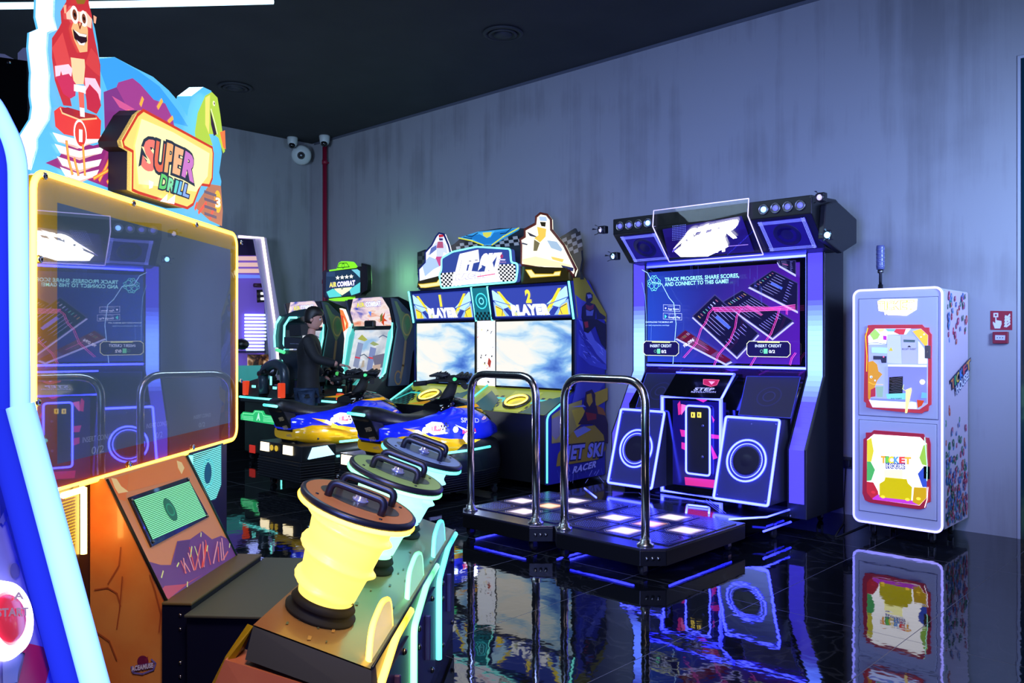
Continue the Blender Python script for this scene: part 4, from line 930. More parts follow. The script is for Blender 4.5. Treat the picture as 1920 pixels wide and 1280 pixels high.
a = Art(PTT, .03); a.slab(F4(465, 250, 600, 205, 890, 178, 880, 195, 700, 300, 640, 300, 590, 280), '#3c9cc8', .02)
a.poly(F4(520, 235, 700, 215, 870, 185, 700, 290, 640, 295), '#1f78b0'); a.poly(F4(600, 215, 720, 200, 690, 245, 660, 250), '#50b8e0'); a.poly(F4(635, 212, 700, 208, 690, 235, 665, 250, 640, 235), '#e8d850')
a.line(F4(465, 250, 560, 270, 640, 300), .014, '#e8e040'); a.line(F4(890, 180, 780, 240, 700, 300), .014, '#e8e040')
for q in (F4(600, 215, 560, 240, 520, 235), F4(840, 180, 800, 215, 760, 220), F4(500, 245, 560, 255)): a.line(q, .01, '#10283c')
a.build('wing_board', printmat('wing_print', .55, .3), t)
PT5 = PL((0, 6.62, 0), (1, 0, 0), (0, 0, 1))
def board(name, pts, c, th, m, h=.0, fn=None, edge=None, em=None, er=.012):
    A = Art(PT5, h); A.slab(pts, c, th)
    if fn: fn(A)
    k = A.build(name, m, t)
    if edge: tubeobj('edge_light', [PT5.w(PT5.px(*p), h+.002) for p in pts], er, em, k, 6, True)
    return k
def rl(A):
    A.poly(F4(318, 225, 345, 228, 352, 260, 345, 275, 368, 300, 378, 360, 350, 350, 340, 400, 300, 380, 300, 330, 250, 370, 235, 370, 262, 320, 290, 285, 320, 272), '#c8d0f0')
    A.poly(F4(316, 225, 348, 226, 350, 240, 316, 246), '#b82030'); A.poly(F4(316, 250, 345, 252, 344, 266, 320, 266), '#302858'); A.poly(F4(310, 275, 345, 275, 350, 320, 300, 320), '#a85070'); A.poly(F4(262, 320, 300, 300, 300, 330, 250, 370), '#5868a8'); A.poly(F4(300, 380, 345, 380, 350, 430, 320, 450, 290, 410), '#c04880')
    A.poly(F4(200, 440, 250, 380, 300, 400, 320, 450, 280, 470, 220, 520), '#a8c0f4')
board('left_rider_board', F4(175, 470, 222, 420, 222, 350, 268, 300, 298, 240, 318, 215, 352, 222, 385, 300, 400, 360, 385, 400, 360, 500, 360, 570, 180, 605), '#f4f4ff', .03, LIT1, .01, rl, 1, mat('blue_edge', '#202c70', .4), .011)
def rr2(A):
    A.poly(F4(1025, 95, 1060, 85, 1095, 110, 1098, 150, 1075, 185, 1110, 230, 1150, 270, 1190, 330, 1150, 340, 1090, 300, 1060, 250, 1000, 250, 940, 230, 935, 190, 980, 170, 1015, 150), '#fffbe8')
    A.poly(F4(1022, 98, 1075, 100, 1080, 130, 1030, 128), '#a8c0d8'); A.poly(F4(1030, 135, 1072, 138, 1068, 170, 1040, 165), '#282418'); A.poly(F4(1010, 170, 1075, 185, 1070, 240, 1030, 280, 990, 250, 1020, 230), '#e8c050'); A.poly(F4(940, 205, 1000, 235, 1010, 245, 960, 235), '#303040')
    A.poly(F4(990, 260, 1030, 285, 1010, 340, 985, 340), '#706848'); A.poly(F4(1080, 265, 1150, 275, 1190, 330, 1180, 345, 1110, 320), '#a0b8c8'); A.poly(F4(905, 280, 945, 292, 940, 300, 905, 292), '#404860')
    A.poly(F4(1000, 380, 1250, 440, 1240, 460, 920, 440, 905, 400), '#fff0b0'); A.poly(F4(1110, 380, 1200, 400, 1190, 420, 1120, 400), '#f0c860'); A.poly(F4(1180, 440, 1270, 460, 1265, 485, 1200, 470), '#283058')
board('right_rider_board', F4(900, 440, 900, 300, 892, 260, 925, 240, 925, 190, 1000, 150, 1005, 100, 1035, 75, 1080, 85, 1108, 120, 1110, 190, 1200, 300, 1250, 400, 1285, 470, 1270, 520, 1240, 480), '#fff8d8', .03, LIT1, .01, rr2, 1, mat('red_edge', '#803018', .4), .013)
lg = fillet([Vector((*PT5.px(*p), 0)) for p in F4(370, 605, 355, 510, 372, 480, 372, 395, 450, 350, 620, 315, 855, 330, 862, 425, 905, 432, 908, 470, 895, 560)], .03, 3, True)
a = Art(PT5, .09, px=False); a.slab([(v.x, v.y) for v in lg], '#30448c', .07); a.pxm = True
checker(a, F4(362, 500)[0], F4(500, 490)[0], F4(372, 600)[0], 10, 7, 0, '#f8f8f8', '#101418'); checker(a, F4(765, 440)[0], F4(890, 435)[0], F4(775, 560)[0], 9, 9, 0, '#f8f8f8', '#101418')
a.poly(F4(440, 590, 460, 520, 520, 480, 640, 490, 770, 480, 790, 560), '#f4f4ff')
a.text('JET SKI', *F4(468, 490, 755, 478), F4(490, 385)[0], '#ffffff', .1, '#e8e0f8', .13, shear=.05)
a.poly(F4(500, 365, 632, 335, 640, 420, 560, 440, 500, 400), '#ffffff'); a.text('RACER', *F4(480, 545, 690, 525), F4(480, 510)[0], '#ffffff', .08, '#9c88c8', .12, shear=.05)
a.line(F4(625, 525, 750, 505), .01, '#e05080'); a.line(F4(568, 415, 582, 415), .008, '#302858'); a.line(F4(610, 410, 628, 408), .008, '#302858')
a.disc(F4(798, 382)[0], .022, '#a03868'); a.poly(F4(775, 400, 825, 402, 822, 412, 778, 410), '#c8c0e8'); a.text('ACEAMUSE', *F4(772, 428, 830, 428), F4(772, 418)[0], '#b088b8')
k = a.build('logo_board', LIT1, t); tubeobj('edge_light', [PT5.w((v.x, v.y), .09) for v in lg], .011, N_CYAN, k, 6, True)
for q, b4 in ((F4(188, 575, 205, 600, 240, 600, 345, 585, 355, 545, 330, 545, 318, 562, 220, 575), F4(178, 600, 185, 555, 360, 510, 368, 595)), (F4(945, 475, 980, 530, 1185, 515, 1192, 485, 1150, 490, 1140, 505, 1010, 505, 985, 475), F4(915, 570, 905, 450, 1225, 460, 1250, 545))):
    a = Art(PT5, .045); a.slab(b4, '#28240c', .05); a.poly(q, '#fff4a8'); a.line(q, .008, '#e0b818', True); a.build('grille_board', printmat('grille_print', .9, .25), t)

# ------------------------------------------------------------------ water scooter rides
O = C(440, 700, 3.692)
g = 'water scooter rides'
BLUE = mat('blue_fibreglass', '#2034ff', .14, coat=.6); YEL = mat('yellow_fibreglass', '#f0b010', .2, coat=.4); HULL = mat('hull_black', '#101218', .42)
def scooter(cx, lab):
    t = thing('water_scooter_ride', lab, 'ride', (cx, 4.55, 0), 0, g)
    def sec(y, zb, zt, wb, wt, n=1.):  # rounded section ring
        P = []
        for k in range(20):
            a_ = 2*PI*k/20; c_ = math.cos(a_); s_ = math.sin(a_)
            f = (s_+1)/2; w_ = wb+(wt-wb)*f; e = .55
            P.append((cx+w_*math.copysign(abs(c_)**e, c_), y, (zb+zt)/2+(zt-zb)/2*math.copysign(abs(s_)**e, s_)))
        return P
    mb = MB()
    mb.loft([sec(4.75, .1, .42, .3, .3), sec(5.0, .06, .44, .36, .34), sec(5.6, .06, .46, .36, .36), sec(5.95, .08, .5, .3, .3), sec(6.12, .2, .52, .18, .16)])
    for k in range(8):
        z = .09+k*.022; mb.loft([sec(4.8, z, z+.012, .375, .375), sec(5.7, z, z+.012, .375, .375), sec(6.0, z, z+.012, .3, .3)])
    mb.build('hull', HULL, t)
    MB().loft([sec(5.35, .2, .46, .345, .3), sec(5.5, .15, .56, .375, .31), sec(5.75, .12, .58, .38, .3), sec(6.0, .14, .52, .3, .24), sec(6.12, .2, .44, .2, .16)]).build('nose_fender', HULL, t)
    mb = MB()   # rear bumper with lamps
    mb.prism([(cx-.4, 4.55), (cx+.4, 4.55), (cx+.42, 4.95), (cx-.42, 4.95)], 'z', .09, .3); mb.prism([(cx-.4, 4.56), (cx+.4, 4.56), (cx+.43, 4.95), (cx-.43, 4.95)], 'z', .3, .46)
    for k in range(7): mb.prism([(cx-.41, 4.54), (cx+.41, 4.54), (cx+.43, 4.94), (cx-.43, 4.94)], 'z', .1+k*.026, .114+k*.026)
    bm_ = mb.build('rear_bumper', HULL, t, bevel=.008)
    WL = mat('warm_lens', '#fff', .3, emit=(1, .78, .35), es=2.2)
    for x0, x1 in ((-.36, -.2), (.08, .25)): MB().hexa([(cx+x0, 4.548, .36), (cx+x1, 4.548, .36), (cx+x1, 4.552, .45), (cx+x0, 4.552, .45)], [(cx+x0, 4.56, .36), (cx+x1, 4.56, .36), (cx+x1, 4.56, .45), (cx+x0, 4.56, .45)]).build('square_lamp', WL, bm_)
    for x0 in (-.14, -.05): MB().lathe([(.028, 0), (.03, .006), (.012, .008), (.01, .003), (0, .002)], (cx+x0, 4.556, .405), (0, -1, 0), 14).build('round_lamp', mat('amber_ring', '#6a5010', .4, emit=(.9, .6, .05), es=.7), bm_)
    MB().hexa([(cx+.43, 4.63, .33), (cx+.435, 4.93, .35), (cx+.425, 4.85, .45), (cx+.42, 4.68, .44)], [(cx+.4, 4.63, .33), (cx+.4, 4.93, .35), (cx+.4, 4.85, .45), (cx+.4, 4.68, .44)]).build('side_lamp', mat('ice_lens', '#fff', .3, emit=(.35, .75, .95), es=1.2), bm_)
    # lower yellow band and blue shell
    MB().loft([sec(4.62, .5, .62, .2, .2), sec(4.8, .44, .68, .27, .25), sec(5.15, .4, .66, .3, .27), sec(5.5, .38, .62, .3, .27), sec(5.75, .42, .6, .27, .22)]).build('lower_shell', YEL, t)
    MB().loft([sec(4.6, .6, .74, .19, .15), sec(4.8, .56, .77, .26, .2), sec(5.05, .54, .79, .28, .21), sec(5.3, .5, .82, .31, .22), sec(5.5, .5, .88, .33, .2), sec(5.75, .5, .86, .3, .18), sec(5.95, .52, .78, .25, .14), sec(6.15, .55, .66, .12, .08)]).build('upper_shell', BLUE, t)
    MB().loft([sec(5.35, .8, .9, .15, .12), sec(5.55, .84, .97, .16, .1), sec(5.75, .82, .93, .14, .09), sec(5.95, .74, .84, .1, .06), sec(6.12, .64, .72, .06, .03)]).build('hood_cover', BLACKG, t)
    MB().loft([sec(4.46, .83, .88, .1, .08), sec(4.52, .78, .92, .17, .13), sec(4.68, .74, .9, .17, .14), sec(4.9, .72, .83, .17, .15), sec(5.15, .72, .81, .16, .14), sec(5.35, .74, .84, .14, .12), sec(5.52, .78, .93, .1, .07)]).build('seat', LEATHER, t)
    MB().hexa([(cx-.14, 4.5, .82), (cx+.14, 4.5, .82), (cx+.16, 4.7, .42), (cx-.16, 4.7, .42)], [(cx-.14, 4.62, .82), (cx+.14, 4.62, .82), (cx+.16, 4.85, .42), (cx-.16, 4.85, .42)]).build('rear_column', HULL, t, bevel=.01)
    tubeobj('seat_light', [(cx-.1, 4.44, .855), (cx+.13, 4.45, .85)], .014, N_CYAN, t)
    pc = PL((cx+.162, 4.76, .5), (0, .5, -1.), (0, .1, .02)); a = Art(PL((cx-.1, 4.49, .8), (1, 0, 0), (0, .2, -.4)), .004, px=False)
    for k in range(4): a.text('SPEED', (.14, .12+k*.1), (.24, .1+k*.1), (.14, .08+k*.1), '#d0b080', .03)
    a.build('column_print', PRINT, t)
    # handlebar
    mb = MB().tube([(cx, 5.5, .88), (cx, 5.6, 1.02), (cx, 5.64, 1.1)], .05, 12, rr=[.07, .055, .045]).tube(fillet([(cx-.3, 5.5, 1.08), (cx-.2, 5.6, 1.11), (cx+.2, 5.6, 1.11), (cx+.3, 5.5, 1.08)], .08), .02, 10)
    mb.ball((cx, 5.64, 1.12), .07, 14, sc3=(1.3, .9, .7))
    hb = mb.build('handlebar', RUBBER, t)
    for s_ in (-1, 1):
        MB().tube([(cx+s_*.27, 5.515, 1.083), (cx+s_*.38, 5.44, 1.07)], .026, 10).build('grip', RUBBER, hb)
        mb = MB()
        for k in range(8): mb.tube([(cx+s_*(.05+k*.025), 5.66-k*.008, 1.1), (cx+s_*(.07+k*.025), 5.64, 1.17+.01*(k % 3)), (cx+s_*(.1+k*.025), 5.56, 1.15)], .011, 6)
        mb.build('hand_guard', DARK, hb)
    MB().lathe([(.022, 0), (.018, .01), (0, .014)], (cx+.1, 5.56, 1.13), (.3, -.6, .5), 12).build('start_button', mat('green_button', '#208040', .3, emit=(.1, 1, .4), es=.8), hb)
    # side graphics on both flanks
    for s_ in (1, -1):
        ps = PL((cx+s_*.334, 0, 0), (0, 1, 0), (0, 0, 1))
        a = Art(ps, .0, px=False); a.h = .002 if (s_ == 1) else .002
        if s_ == -1: a.pl.n = Vector((-1, 0, 0))
        z = lambda *q: [(q[k], q[k+1]) for k in range(0, len(q), 2)]
        a.poly(z(4.72, .73, 4.9, .66, 5.1, .58, 5.1, .6, 4.9, .7), '#e8a820'); a.poly(z(4.95, .62, 5.12, .58, 5.2, .55, 5.18, .575, 4.98, .645), '#e8a820')
        for k in range(3): a.poly(z(5.0+k*.06, .56-k*.02, 5.1+k*.05, .545-k*.02, 5.1+k*.05, .525-k*.02, 5.0+k*.06, .54-k*.02), '#e8a820')
        a.poly(z(4.98, .74, 5.06, .765, 5.18, .75, 5.24, .7, 5.2, .64, 5.08, .64, 5.0, .68), '#e8ecff'); a.poly(z(5.02, .72, 5.18, .73, 5.16, .67, 5.04, .68), '#d86070')
        checkc = 0
        for i in range(5):
            for j in range(3):
                if (i+j) % 2: a.k = 9; a.poly(z(5.16+i*.02, .68+j*.022, 5.18+i*.02, .68+j*.022, 5.18+i*.02, .702+j*.022, 5.16+i*.02, .702+j*.022), '#101830')
        a.text('JET SKI', (5.0, .685), (5.19, .695), (5.0, .73), '#ffffff', .06, '#b83048', .1)
        a.poly(z(5.34, .72, 5.48, .64, 5.44, .58, 5.5, .52, 5.58, .56, 5.52, .6, 5.62, .62, 5.5, .66), '#f4f0ff'); a.text('RACER', (5.44, .625), (5.62, .63), (5.44, .66), '#d83c58', .05)
        a.poly(z(5.46, .53, 5.6, .56, 5.68, .55, 5.54, .51), '#f0c838'); a.text('SPEED', (5.42, .735), (5.66, .715), (5.42, .78), '#a8a8d8', .02, shear=-.1)
        a.poly(z(5.32, .88, 5.62, .9, 5.66, .87, 5.5, .865), '#d89820')
        a.build('flank_print', printmat('flank_print', .45, .2), t)
        tubeobj('flank_light', [(cx+s_*.395, 5.02, .47), (cx+s_*.4, 5.5, .47), (cx+s_*.37, 5.78, .475)], .012, N_ICE if 0 else N_CYAN, t)
        tubeobj('flank_light', [(cx+s_*.43, 4.96, .33), (cx+s_*.43, 5.04, .33)], .012, N_CYAN, t)
        for y, z_ in ((4.82, .51), (5.18, .46), (5.45, .44)): MB().lathe([(.012, 0), (.01, .004), (0, .005)], (cx+s_*.303, y, z_), (s_, 0, 0), 10).build('bolt', DARK, t)
        MB().box(cx+s_*.37-.006, cx+s_*.37+.012, 5.0, 5.14, .1, .13).build('number_plate', WHITE, t)
    for s_ in (-1, 1):
        for y, z_ in ((4.98, .69), (5.36, .67)): MB().lathe([(.03, 0), (.028, .008), (.012, .012), (0, .012)], (cx+s_*.328, y, z_), (s_, 0, 0), 16).build('flank_lamp', mat('flank_lens', '#fff', .3, emit=(.55, .7, 1), es=4), t)
    for x in (-.3, .3):
        for y in (4.66, 5.9): caster(t, cx+x, y, .09, .034)
    return t
s2 = scooter(-6.15, 'nearer blue and yellow water scooter with SPEED lettering behind the chrome rails')
s1 = dup(s2, (-7.6, 4.55, 0), 0, 'farther blue and yellow water scooter with its square tail lamps in full view')
for x, y in ((-5.7, 5.0), (-5.66, 5.45), (-7.15, 5.0), (-7.12, 5.45)): point('scooter_flank_lamp', (x, y, .66), 3.2, (.75, .85, 1), .03)

# ------------------------------------------------------------------ flight game cabinets, sign, pods
S5 = C(600, 480, 4.921); T5 = C(470, 540, 5.333); D4 = C(400, 440, 3.368); U4 = C(440, 560, 4.265)
sky_ = [(.3, '#e85830'), (.42, '#f4a888'), (.52, '#fff0ec'), (.62, '#f4d8e4'), (.75, '#4050c0')]
gm = [(.3, '#8c98b0'), (.45, '#c8d0dc'), (.6, '#eef2f8'), (.75, '#9cc8f0')]
def flight(cx, lab):
    t = thing('flight_cabinet', lab, 'arcade machine', (cx, 6.7, 0), 0, 'flight game cabinets')
    MB().prism([(6.2, .1), (6.15, .8), (6.42, 1.05), (6.55, 1.68), (6.46, 2.05), (6.62, 2.06), (7.1, 1.9), (7.1, .1)], 'x', cx-.44, cx+.44).build('body', DARK, t, bevel=.008)
    ph = PL((cx, 6.55, 1.7), (1, 0, 0), (0, -.09, .37))
    q = [(-.4, 0), (.4, 0), (.4, .22), (.3, .37), (-.3, .37), (-.42, .2)]
    MB().add([ph.w(p, .006) for p in q], [tuple(range(6))]).build('header_picture', displaymat('sky_picture', sky_, 2.4, (1, 1, 1), .95, (.05, 0, .1), .3, 5, .6), t)
    a = Art(ph, .009, px=False); a.text('AIR', (-.25, .25), (-.08, .255), (-.25, .31), '#f0e050', .05, '#5040b0', .1); a.text('COMBAT', (-.05, .255), (.26, .26), (-.05, .315), '#ffffff', .05, '#4840b0', .1)
    a.poly([(-.03, .19), (.04, .19), (.005, .12)], '#6080d0'); a.poly([(.2, .04), (.24, .12), (.32, .18), (.27, .1), (.33, .06), (.26, .06), (.24, .0)], '#c84420'); a.poly([(.18, .05), (.2, .13), (.26, .17), (.23, .07)], '#6a6830')
    a.poly([(-.1, .0), (-.06, .1), (-.02, .03), (.0, .0)], '#f09080'); a.build('header_logo', LITS, t)
    MB().box(cx-.08, cx+.1, 6.46, 6.53, 1.68, 1.77).build('camera_box', BLACK, t, bevel=.02)
    ps = PL((cx, 6.42, 1.06), (1, 0, 0), (0, .13, .61))
    MB().add([ps.w(p, .004) for p in ((-.38, 0), (.38, 0), (.38, .6), (-.38, .6))], [(0, 1, 2, 3)]).build('screen_picture', displaymat('flight_picture', gm, 1.8, (1, 1, 1.2), .9, (0, 0, .12), .25, 3, .3), t)
    a = Art(ps, .007, px=False)
    a.poly([(-.28, .12), (-.16, .1), (-.14, .42), (-.26, .44)], '#8890a8'); a.poly([(.02, .08), (.13, .06), (.15, .36), (.02, .38)], '#7880a0'); a.line([(-.26, .24), (-.16, .23)], .02, '#d04050'); a.line([(.0, .24), (.14, .23)], .02, '#d83838')
    a.poly([(-.28, .48), (-.2, .54), (-.06, .47), (-.12, .45)], '#a8a848'); a.poly([(.0, .42), (.06, .45), (.2, .41), (.1, .39)], '#90985c'); a.line([(.17, .5), (.24, .53), (.34, .5), (.36, .48)], .014, '#586478')
    a.poly([(.1, .26), (.36, .3), (.37, .12), (.2, .1)], '#6a6470'); a.poly([(.14, .14), (.3, .16), (.3, .05), (.16, .02)], '#b89880'); a.line([(-.16, .26), (-.08, .28), (.06, .22)], .014, '#5a6470'); a.poly([(-.1, .1), (-.03, .12), (-.05, .2), (-.09, .2)], '#b0a088')
    a.build('screen_targets', LITS, t)
    for s_ in (-1, 1):   # light columns beside the screen
        a = Art(ps, .03, px=False); a.slab([(s_*.37, .0), (s_*.43, .06), (s_*.45, .5), (s_*.41, .62), (s_*.36, .56)], '#70e8dc' if s_ > 0 else '#48b8b0', .02); a.build('light_column', printmat('column_glow', .9, .3), t)
        tubeobj('column_light', [ps.w(p, .036) for p in fillet([(s_*.37, .0, 0), (s_*.44, .06, 0), (s_*.46, .5, 0), (s_*.42, .66, 0)], .03)] if 0 else [ps.w(p, .036) for p in ((s_*.36, -.02), (s_*.44, .05), (s_*.46, .5), (s_*.42, .68))], .011, N_CYAN, t)
        wp = [(6.42, .95), (6.44, 1.1), (6.56, 1.68), (6.46, 2.04), (6.56, 2.03), (6.85, 1.8), (6.92, 1.62), (6.8, 1.35), (6.74, .95)]
        wm = MB().prism(wp, 'x', cx+s_*.46, cx+s_*.49).build('side_wing', mat('wing_slate', '#48505c', .4), t, bevel=.004)
        if s_ > 0:
            pw = PL((cx+.492, 0, 0), (0, 1, 0), (0, 0, 1)); a = Art(pw, .001, px=False)
            a.poly([(6.5, 2.0), (6.54, 2.0), (6.62, 1.88), (6.74, 1.82), (6.8, 1.7), (6.74, 1.58), (6.68, 1.5), (6.64, 1.58), (6.6, 1.68), (6.58, 1.8)], '#5c7050'); a.ring((6.7, 1.71), .07, .012, '#8c8450', ry=.13)
            a.line([(6.68, 1.5), (6.64, 1.2), (6.6, 1.05)], .035, '#786a50'); a.poly([(6.67, 1.75), (6.72, 1.82), (6.76, 1.7), (6.7, 1.62)], '#4c7850')
            a.ring((6.56, 1.05), .05, .014, '#786040', ry=.08); a.build('wing_print', printmat('wing_gold', .12, .35), t)
    MB().box(cx-.38, cx+.38, 6.0, 6.2, .82, .9).prism([(6.05, .85), (6.0, .98), (6.2, 1.04), (6.3, .9)], 'x', cx-.2, cx+.2).build('console', BLACK, t, bevel=.01)
    mb = MB().tube([(cx, 6.05, .95), (cx, 5.98, 1.08)], .03, 10).tube(fillet([(cx-.16, 5.95, 1.14), (cx-.1, 5.97, 1.06), (cx+.1, 5.97, 1.06), (cx+.16, 5.95, 1.14)], .04), .022, 10); mb.ball((cx-.16, 5.95, 1.15), .035, 10); mb.ball((cx+.16, 5.95, 1.15), .035, 10)
    mb.build('control_yoke', RUBBER, t)
    pr = PL((cx+.3, 6.1, .98), (1, 0, 0), (0, .2, .2)); a = Art(pr, .01, px=False); a.slab([(-.1, -.06), (.1, -.05), (.11, .08), (-.08, .07)], '#38b0a0', .05); a.ring((.02, .01), .035, .012, '#a8f4ec'); a.build('side_speaker', printmat('speaker_teal', .6, .3), t)
    return t
f1 = flight(-8.67, 'right flight game cabinet with an unobstructed bright screen')
f2 = dup(f1, (-10.17, 6.7, 0), 0, 'left flight game cabinet partly hidden behind the standing boy')
# sign box between them
t = thing('flight_game_sign', 'dark sign box with lit title and lime green bracket above the flight cabinets', 'sign', (-9.45, 6.7, 2.3))
PG = PL((0, 6.6, 0), (1, 0, 0), (0, 0, 1)); a = Art(PG, .0)
sq = S5(40, 130, 90, 128, 345, 100, 370, 95, 380, 125, 385, 340, 370, 362, 60, 392, 30, 380, 22, 150)
a.slab(sq, '#0d0f16', .09); a.poly(S5(58, 160, 80, 142, 345, 120, 370, 135, 372, 335, 350, 352, 85, 385, 52, 365), '#123048')
a.poly(S5(60, 330, 120, 300, 180, 340, 200, 372, 85, 384), '#58d0cc'); a.poly(S5(270, 310, 372, 240, 370, 335, 290, 362), '#58c8cc'); a.poly(S5(290, 125, 345, 120, 370, 138, 370, 200, 330, 160), '#70c0d0')
for i in range(10):
    for j in range(6): a.k = 5; a.disc(S5(62+i*8+(j % 2)*4, 150+j*7)[0], .004, '#4868a0', seg=6)
a.poly(S5(130, 300, 300, 285, 270, 320, 205, 362, 160, 330), '#e8f0c0'); a.poly(S5(190, 298, 220, 295, 206, 308), '#202840')
for k in range(4):
    x, y = 165+k*42, 200-k*4; a.poly([S5(x+22*math.cos(math.radians(90+36*j))*(1 if j % 2 == 0 else .45), y-22*math.sin(math.radians(90+36*j))*(1 if j % 2 == 0 else .45))[0] for j in range(10)], '#f8f8e8')
a.text('AIR', *S5(92, 286, 155, 281), S5(92, 243)[0], '#f0e850', .05, '#6048c0', .1); a.text('COMBAT', *S5(165, 281, 325, 266), S5(165, 238)[0], '#ffffff', .05, '#6048c0', .1)
a.build('sign_box', LIT1, t)
LIME = mat('lime_plastic', '#a0f018', .3, emit=(.25, 1., .02), es=.8)
a = Art(PG, .012); a.slab(S5(92, 140, 92, 128, 160, 118, 180, 60, 205, 48, 260, 48, 275, 60, 300, 98, 335, 98, 340, 108), '#a0f018', .1); a.build('top_bracket', LIME, t)
a = Art(PG, .012); a.slab(S5(88, 395, 180, 385, 275, 378, 275, 395, 260, 412, 140, 415, 90, 405), '#a0f018', .1); a.build('bottom_bracket', LIME, t)
a = Art(PG, .025); a.line(S5(175, 108, 195, 66, 260, 64, 285, 100), .01, '#487808', True); a.ring(S5(228, 92)[0], .03, .008, '#487808'); a.build('bracket_print', PRINT, t)
e = PG.px(*S5(385, 220)[0]); MB().prism([(e[0]-.02, 2.12), (e[0]+.1, 2.16), (e[0]+.12, 2.3), (e[0]+.1, 2.5), (e[0]-.02, 2.53)], 'y', 6.6, 6.68).build('sign_side', BLACK, t, bevel=.01)
MB().box(-9.5, -9.4, 6.72, 6.8, .0, 2.2).box(-9.5, -9.4, 6.66, 6.74, 2.12, 2.2).build('post', DARK, t)
a = Art(PL((0, 6.5, 0), (1, 0, 0), (0, 0, 1)), .0); a.slab(S5(180, 480, 215, 490, 265, 620, 270, 670, 250, 780, 225, 1020, 205, 1020, 225, 760, 215, 690), '#fff0e0', .04)
a.poly(S5(182, 490, 212, 500, 262, 620, 262, 660, 215, 700), '#f0803c'); a.poly(S5(190, 540, 225, 560, 250, 650, 222, 690), '#e84c20'); a.poly(S5(215, 560, 240, 620, 235, 680), '#fff0a0'); a.build('flame_strip', LITS, f1)
tubeobj('strip_light', [PT(*p, Y=6.49) for p in S5(275, 655, 255, 720, 210, 1025)], .016, N_CYAN, f1)

# cockpit pods
def podbase(t, cx, seat, HW=.48, Y0=5.34, DP=.7):
    GRN = wear('pod_green', '#0c1c16', '#12281e', 4, .35)
    MB().prism([(cx-HW+.02, Y0+.04), (cx+HW-.02, Y0+.04), (cx+HW-.02, Y0+DP), (cx-HW+.02, Y0+DP)], 'z', .1, .76).build('pod_base', GRN, t, bevel=.02)
    MB().prism([(cx-HW-.01, Y0), (cx+HW+.01, Y0), (cx+HW, Y0+DP), (cx-HW, Y0+DP)], 'z', .74, .8).build('deck', DARK, t, bevel=.01)
    tubeobj('rim_light', [(cx-HW, Y0-.01, .8), (cx+HW, Y0-.01, .8)], .013, N_CYAN, t)
    tubeobj('rim_light', [(cx+HW+.01, Y0, .3), (cx+HW+.01, Y0, .12)], .011, N_CYAN, t)
    for s_ in (-1, 1):
        if seat or s_ > 0: MB().box(cx+s_*(HW-.06)-.035, cx+s_*(HW-.06)+.035, Y0+.01, Y0+.08, .82, 1.0 if seat else .9).build('tail_lamp', mat('red_lens', '#e03018', .3, emit=(1, .08, .02), es=.55), t, bevel=.01)
        if seat: MB().hexa([(cx+s_*(HW-.12), Y0+.04, .81), (cx+s_*.1, Y0+.04, .81), (cx+s_*.14, Y0+.06, .9), (cx+s_*(HW-.12), Y0+.06, 1.0)], [(cx+s_*(HW-.12), Y0+.26, .81), (cx+s_*.1, Y0+.26, .81), (cx+s_*.14, Y0+.26, .9), (cx+s_*(HW-.12), Y0+.26, 1.05)]).build('tail_fairing', DARK, t)
        MB().box(cx+s_*.25-.07, cx+s_*.25+.07, Y0+.03, Y0+.04, .1, .2).build('reflector', mat('red_reflector', '#b02018', .3, emit=(1, .05, .03), es=.4), t, bevel=.01)
        MB().box(cx+s_*.25-.04, cx+s_*.25+.04, Y0+.05, Y0+.06, .92, .95).build('tail_light', N_CYAN, t)
    for x in (-HW+.1, HW-.1):
        for y in (Y0+.1, Y0+DP-.1): caster(t, cx+x, y, .1, .034)
    if seat:
        a = Art(PL((0, Y0+.03, 0), (1, 0, 0), (0, 0, 1)), .004)
        a.slab(U4(50, 965, 50, 925, 70, 903, 145, 912, 160, 890, 225, 895, 240, 925, 345, 945, 358, 960, 352, 1012), '#30c870', .02)
        a.line(U4(62, 950, 70, 915, 150, 922, 168, 900, 220, 905, 232, 935, 340, 955, 345, 1000), .01, '#90ffb0'); a.text('A', *U4(176, 968, 206, 970), U4(180, 912)[0], '#d0ffe0', .05)
        for y in (938, 950, 962): a.line(U4(72, y, 150, y+7), .006, '#a8ffc8'); a.line(U4(232, y+14, 340, y+24), .006, '#a8ffc8')
        a.build('lit_plate', printmat('plate_glow', .65, .3), t)
t = thing('cockpit_pod', 'dark flight cockpit pod with lit headrest shroud beside the standing boy', 'ride', (-9.35, 5.7, 0))
podbase(t, -9.35, True)
PV = PL((0, 5.62, 0), (1, 0, 0), (0, 0, 1)); sd = lambda pts, th, m, nm, h=.0, c='#1c2230': Art(PV, h).slab(pts, c, th).build(nm, m, t)
PD_ = printmat('pod_shell', 0., .3)
sd(U4(320, 390, 330, 230, 365, 140, 480, 95, 560, 80, 545, 140, 420, 190, 400, 250, 395, 370, 405, 400), .26, PD_, 'headrest_shroud', .0, '#1a2c34')
sd(U4(470, 210, 560, 205, 568, 290, 475, 300), .1, PD_, 'headrest_cushion', .06, '#14161f'); sd(U4(440, 305, 610, 320, 640, 330, 640, 405, 560, 402, 440, 392), .12, PD_, 'neck_cushion', .08, '#202230')
tubeobj('shroud_light', [PT(*p, Y=5.6) for p in U4(322, 388, 318, 300, 330, 200, 365, 145)], .014, N_CYAN, t); tubeobj('shroud_light', [PT(*p, Y=5.6) for p in U4(435, 385, 405, 385, 392, 360, 398, 215, 440, 150, 495, 150)], .013, N_CYAN, t)
tubeobj('shroud_light', [PT(*p, Y=5.6) for p in U4(335, 408, 395, 428)], .022, mat('green_glow', '#40e080', .4, emit=(.15, 1, .4), es=.7), t)
tubeobj('cushion_piping', [PT(*p, Y=5.5) for p in U4(445, 358, 530, 362, 580, 350)], .006, CHROME, t)
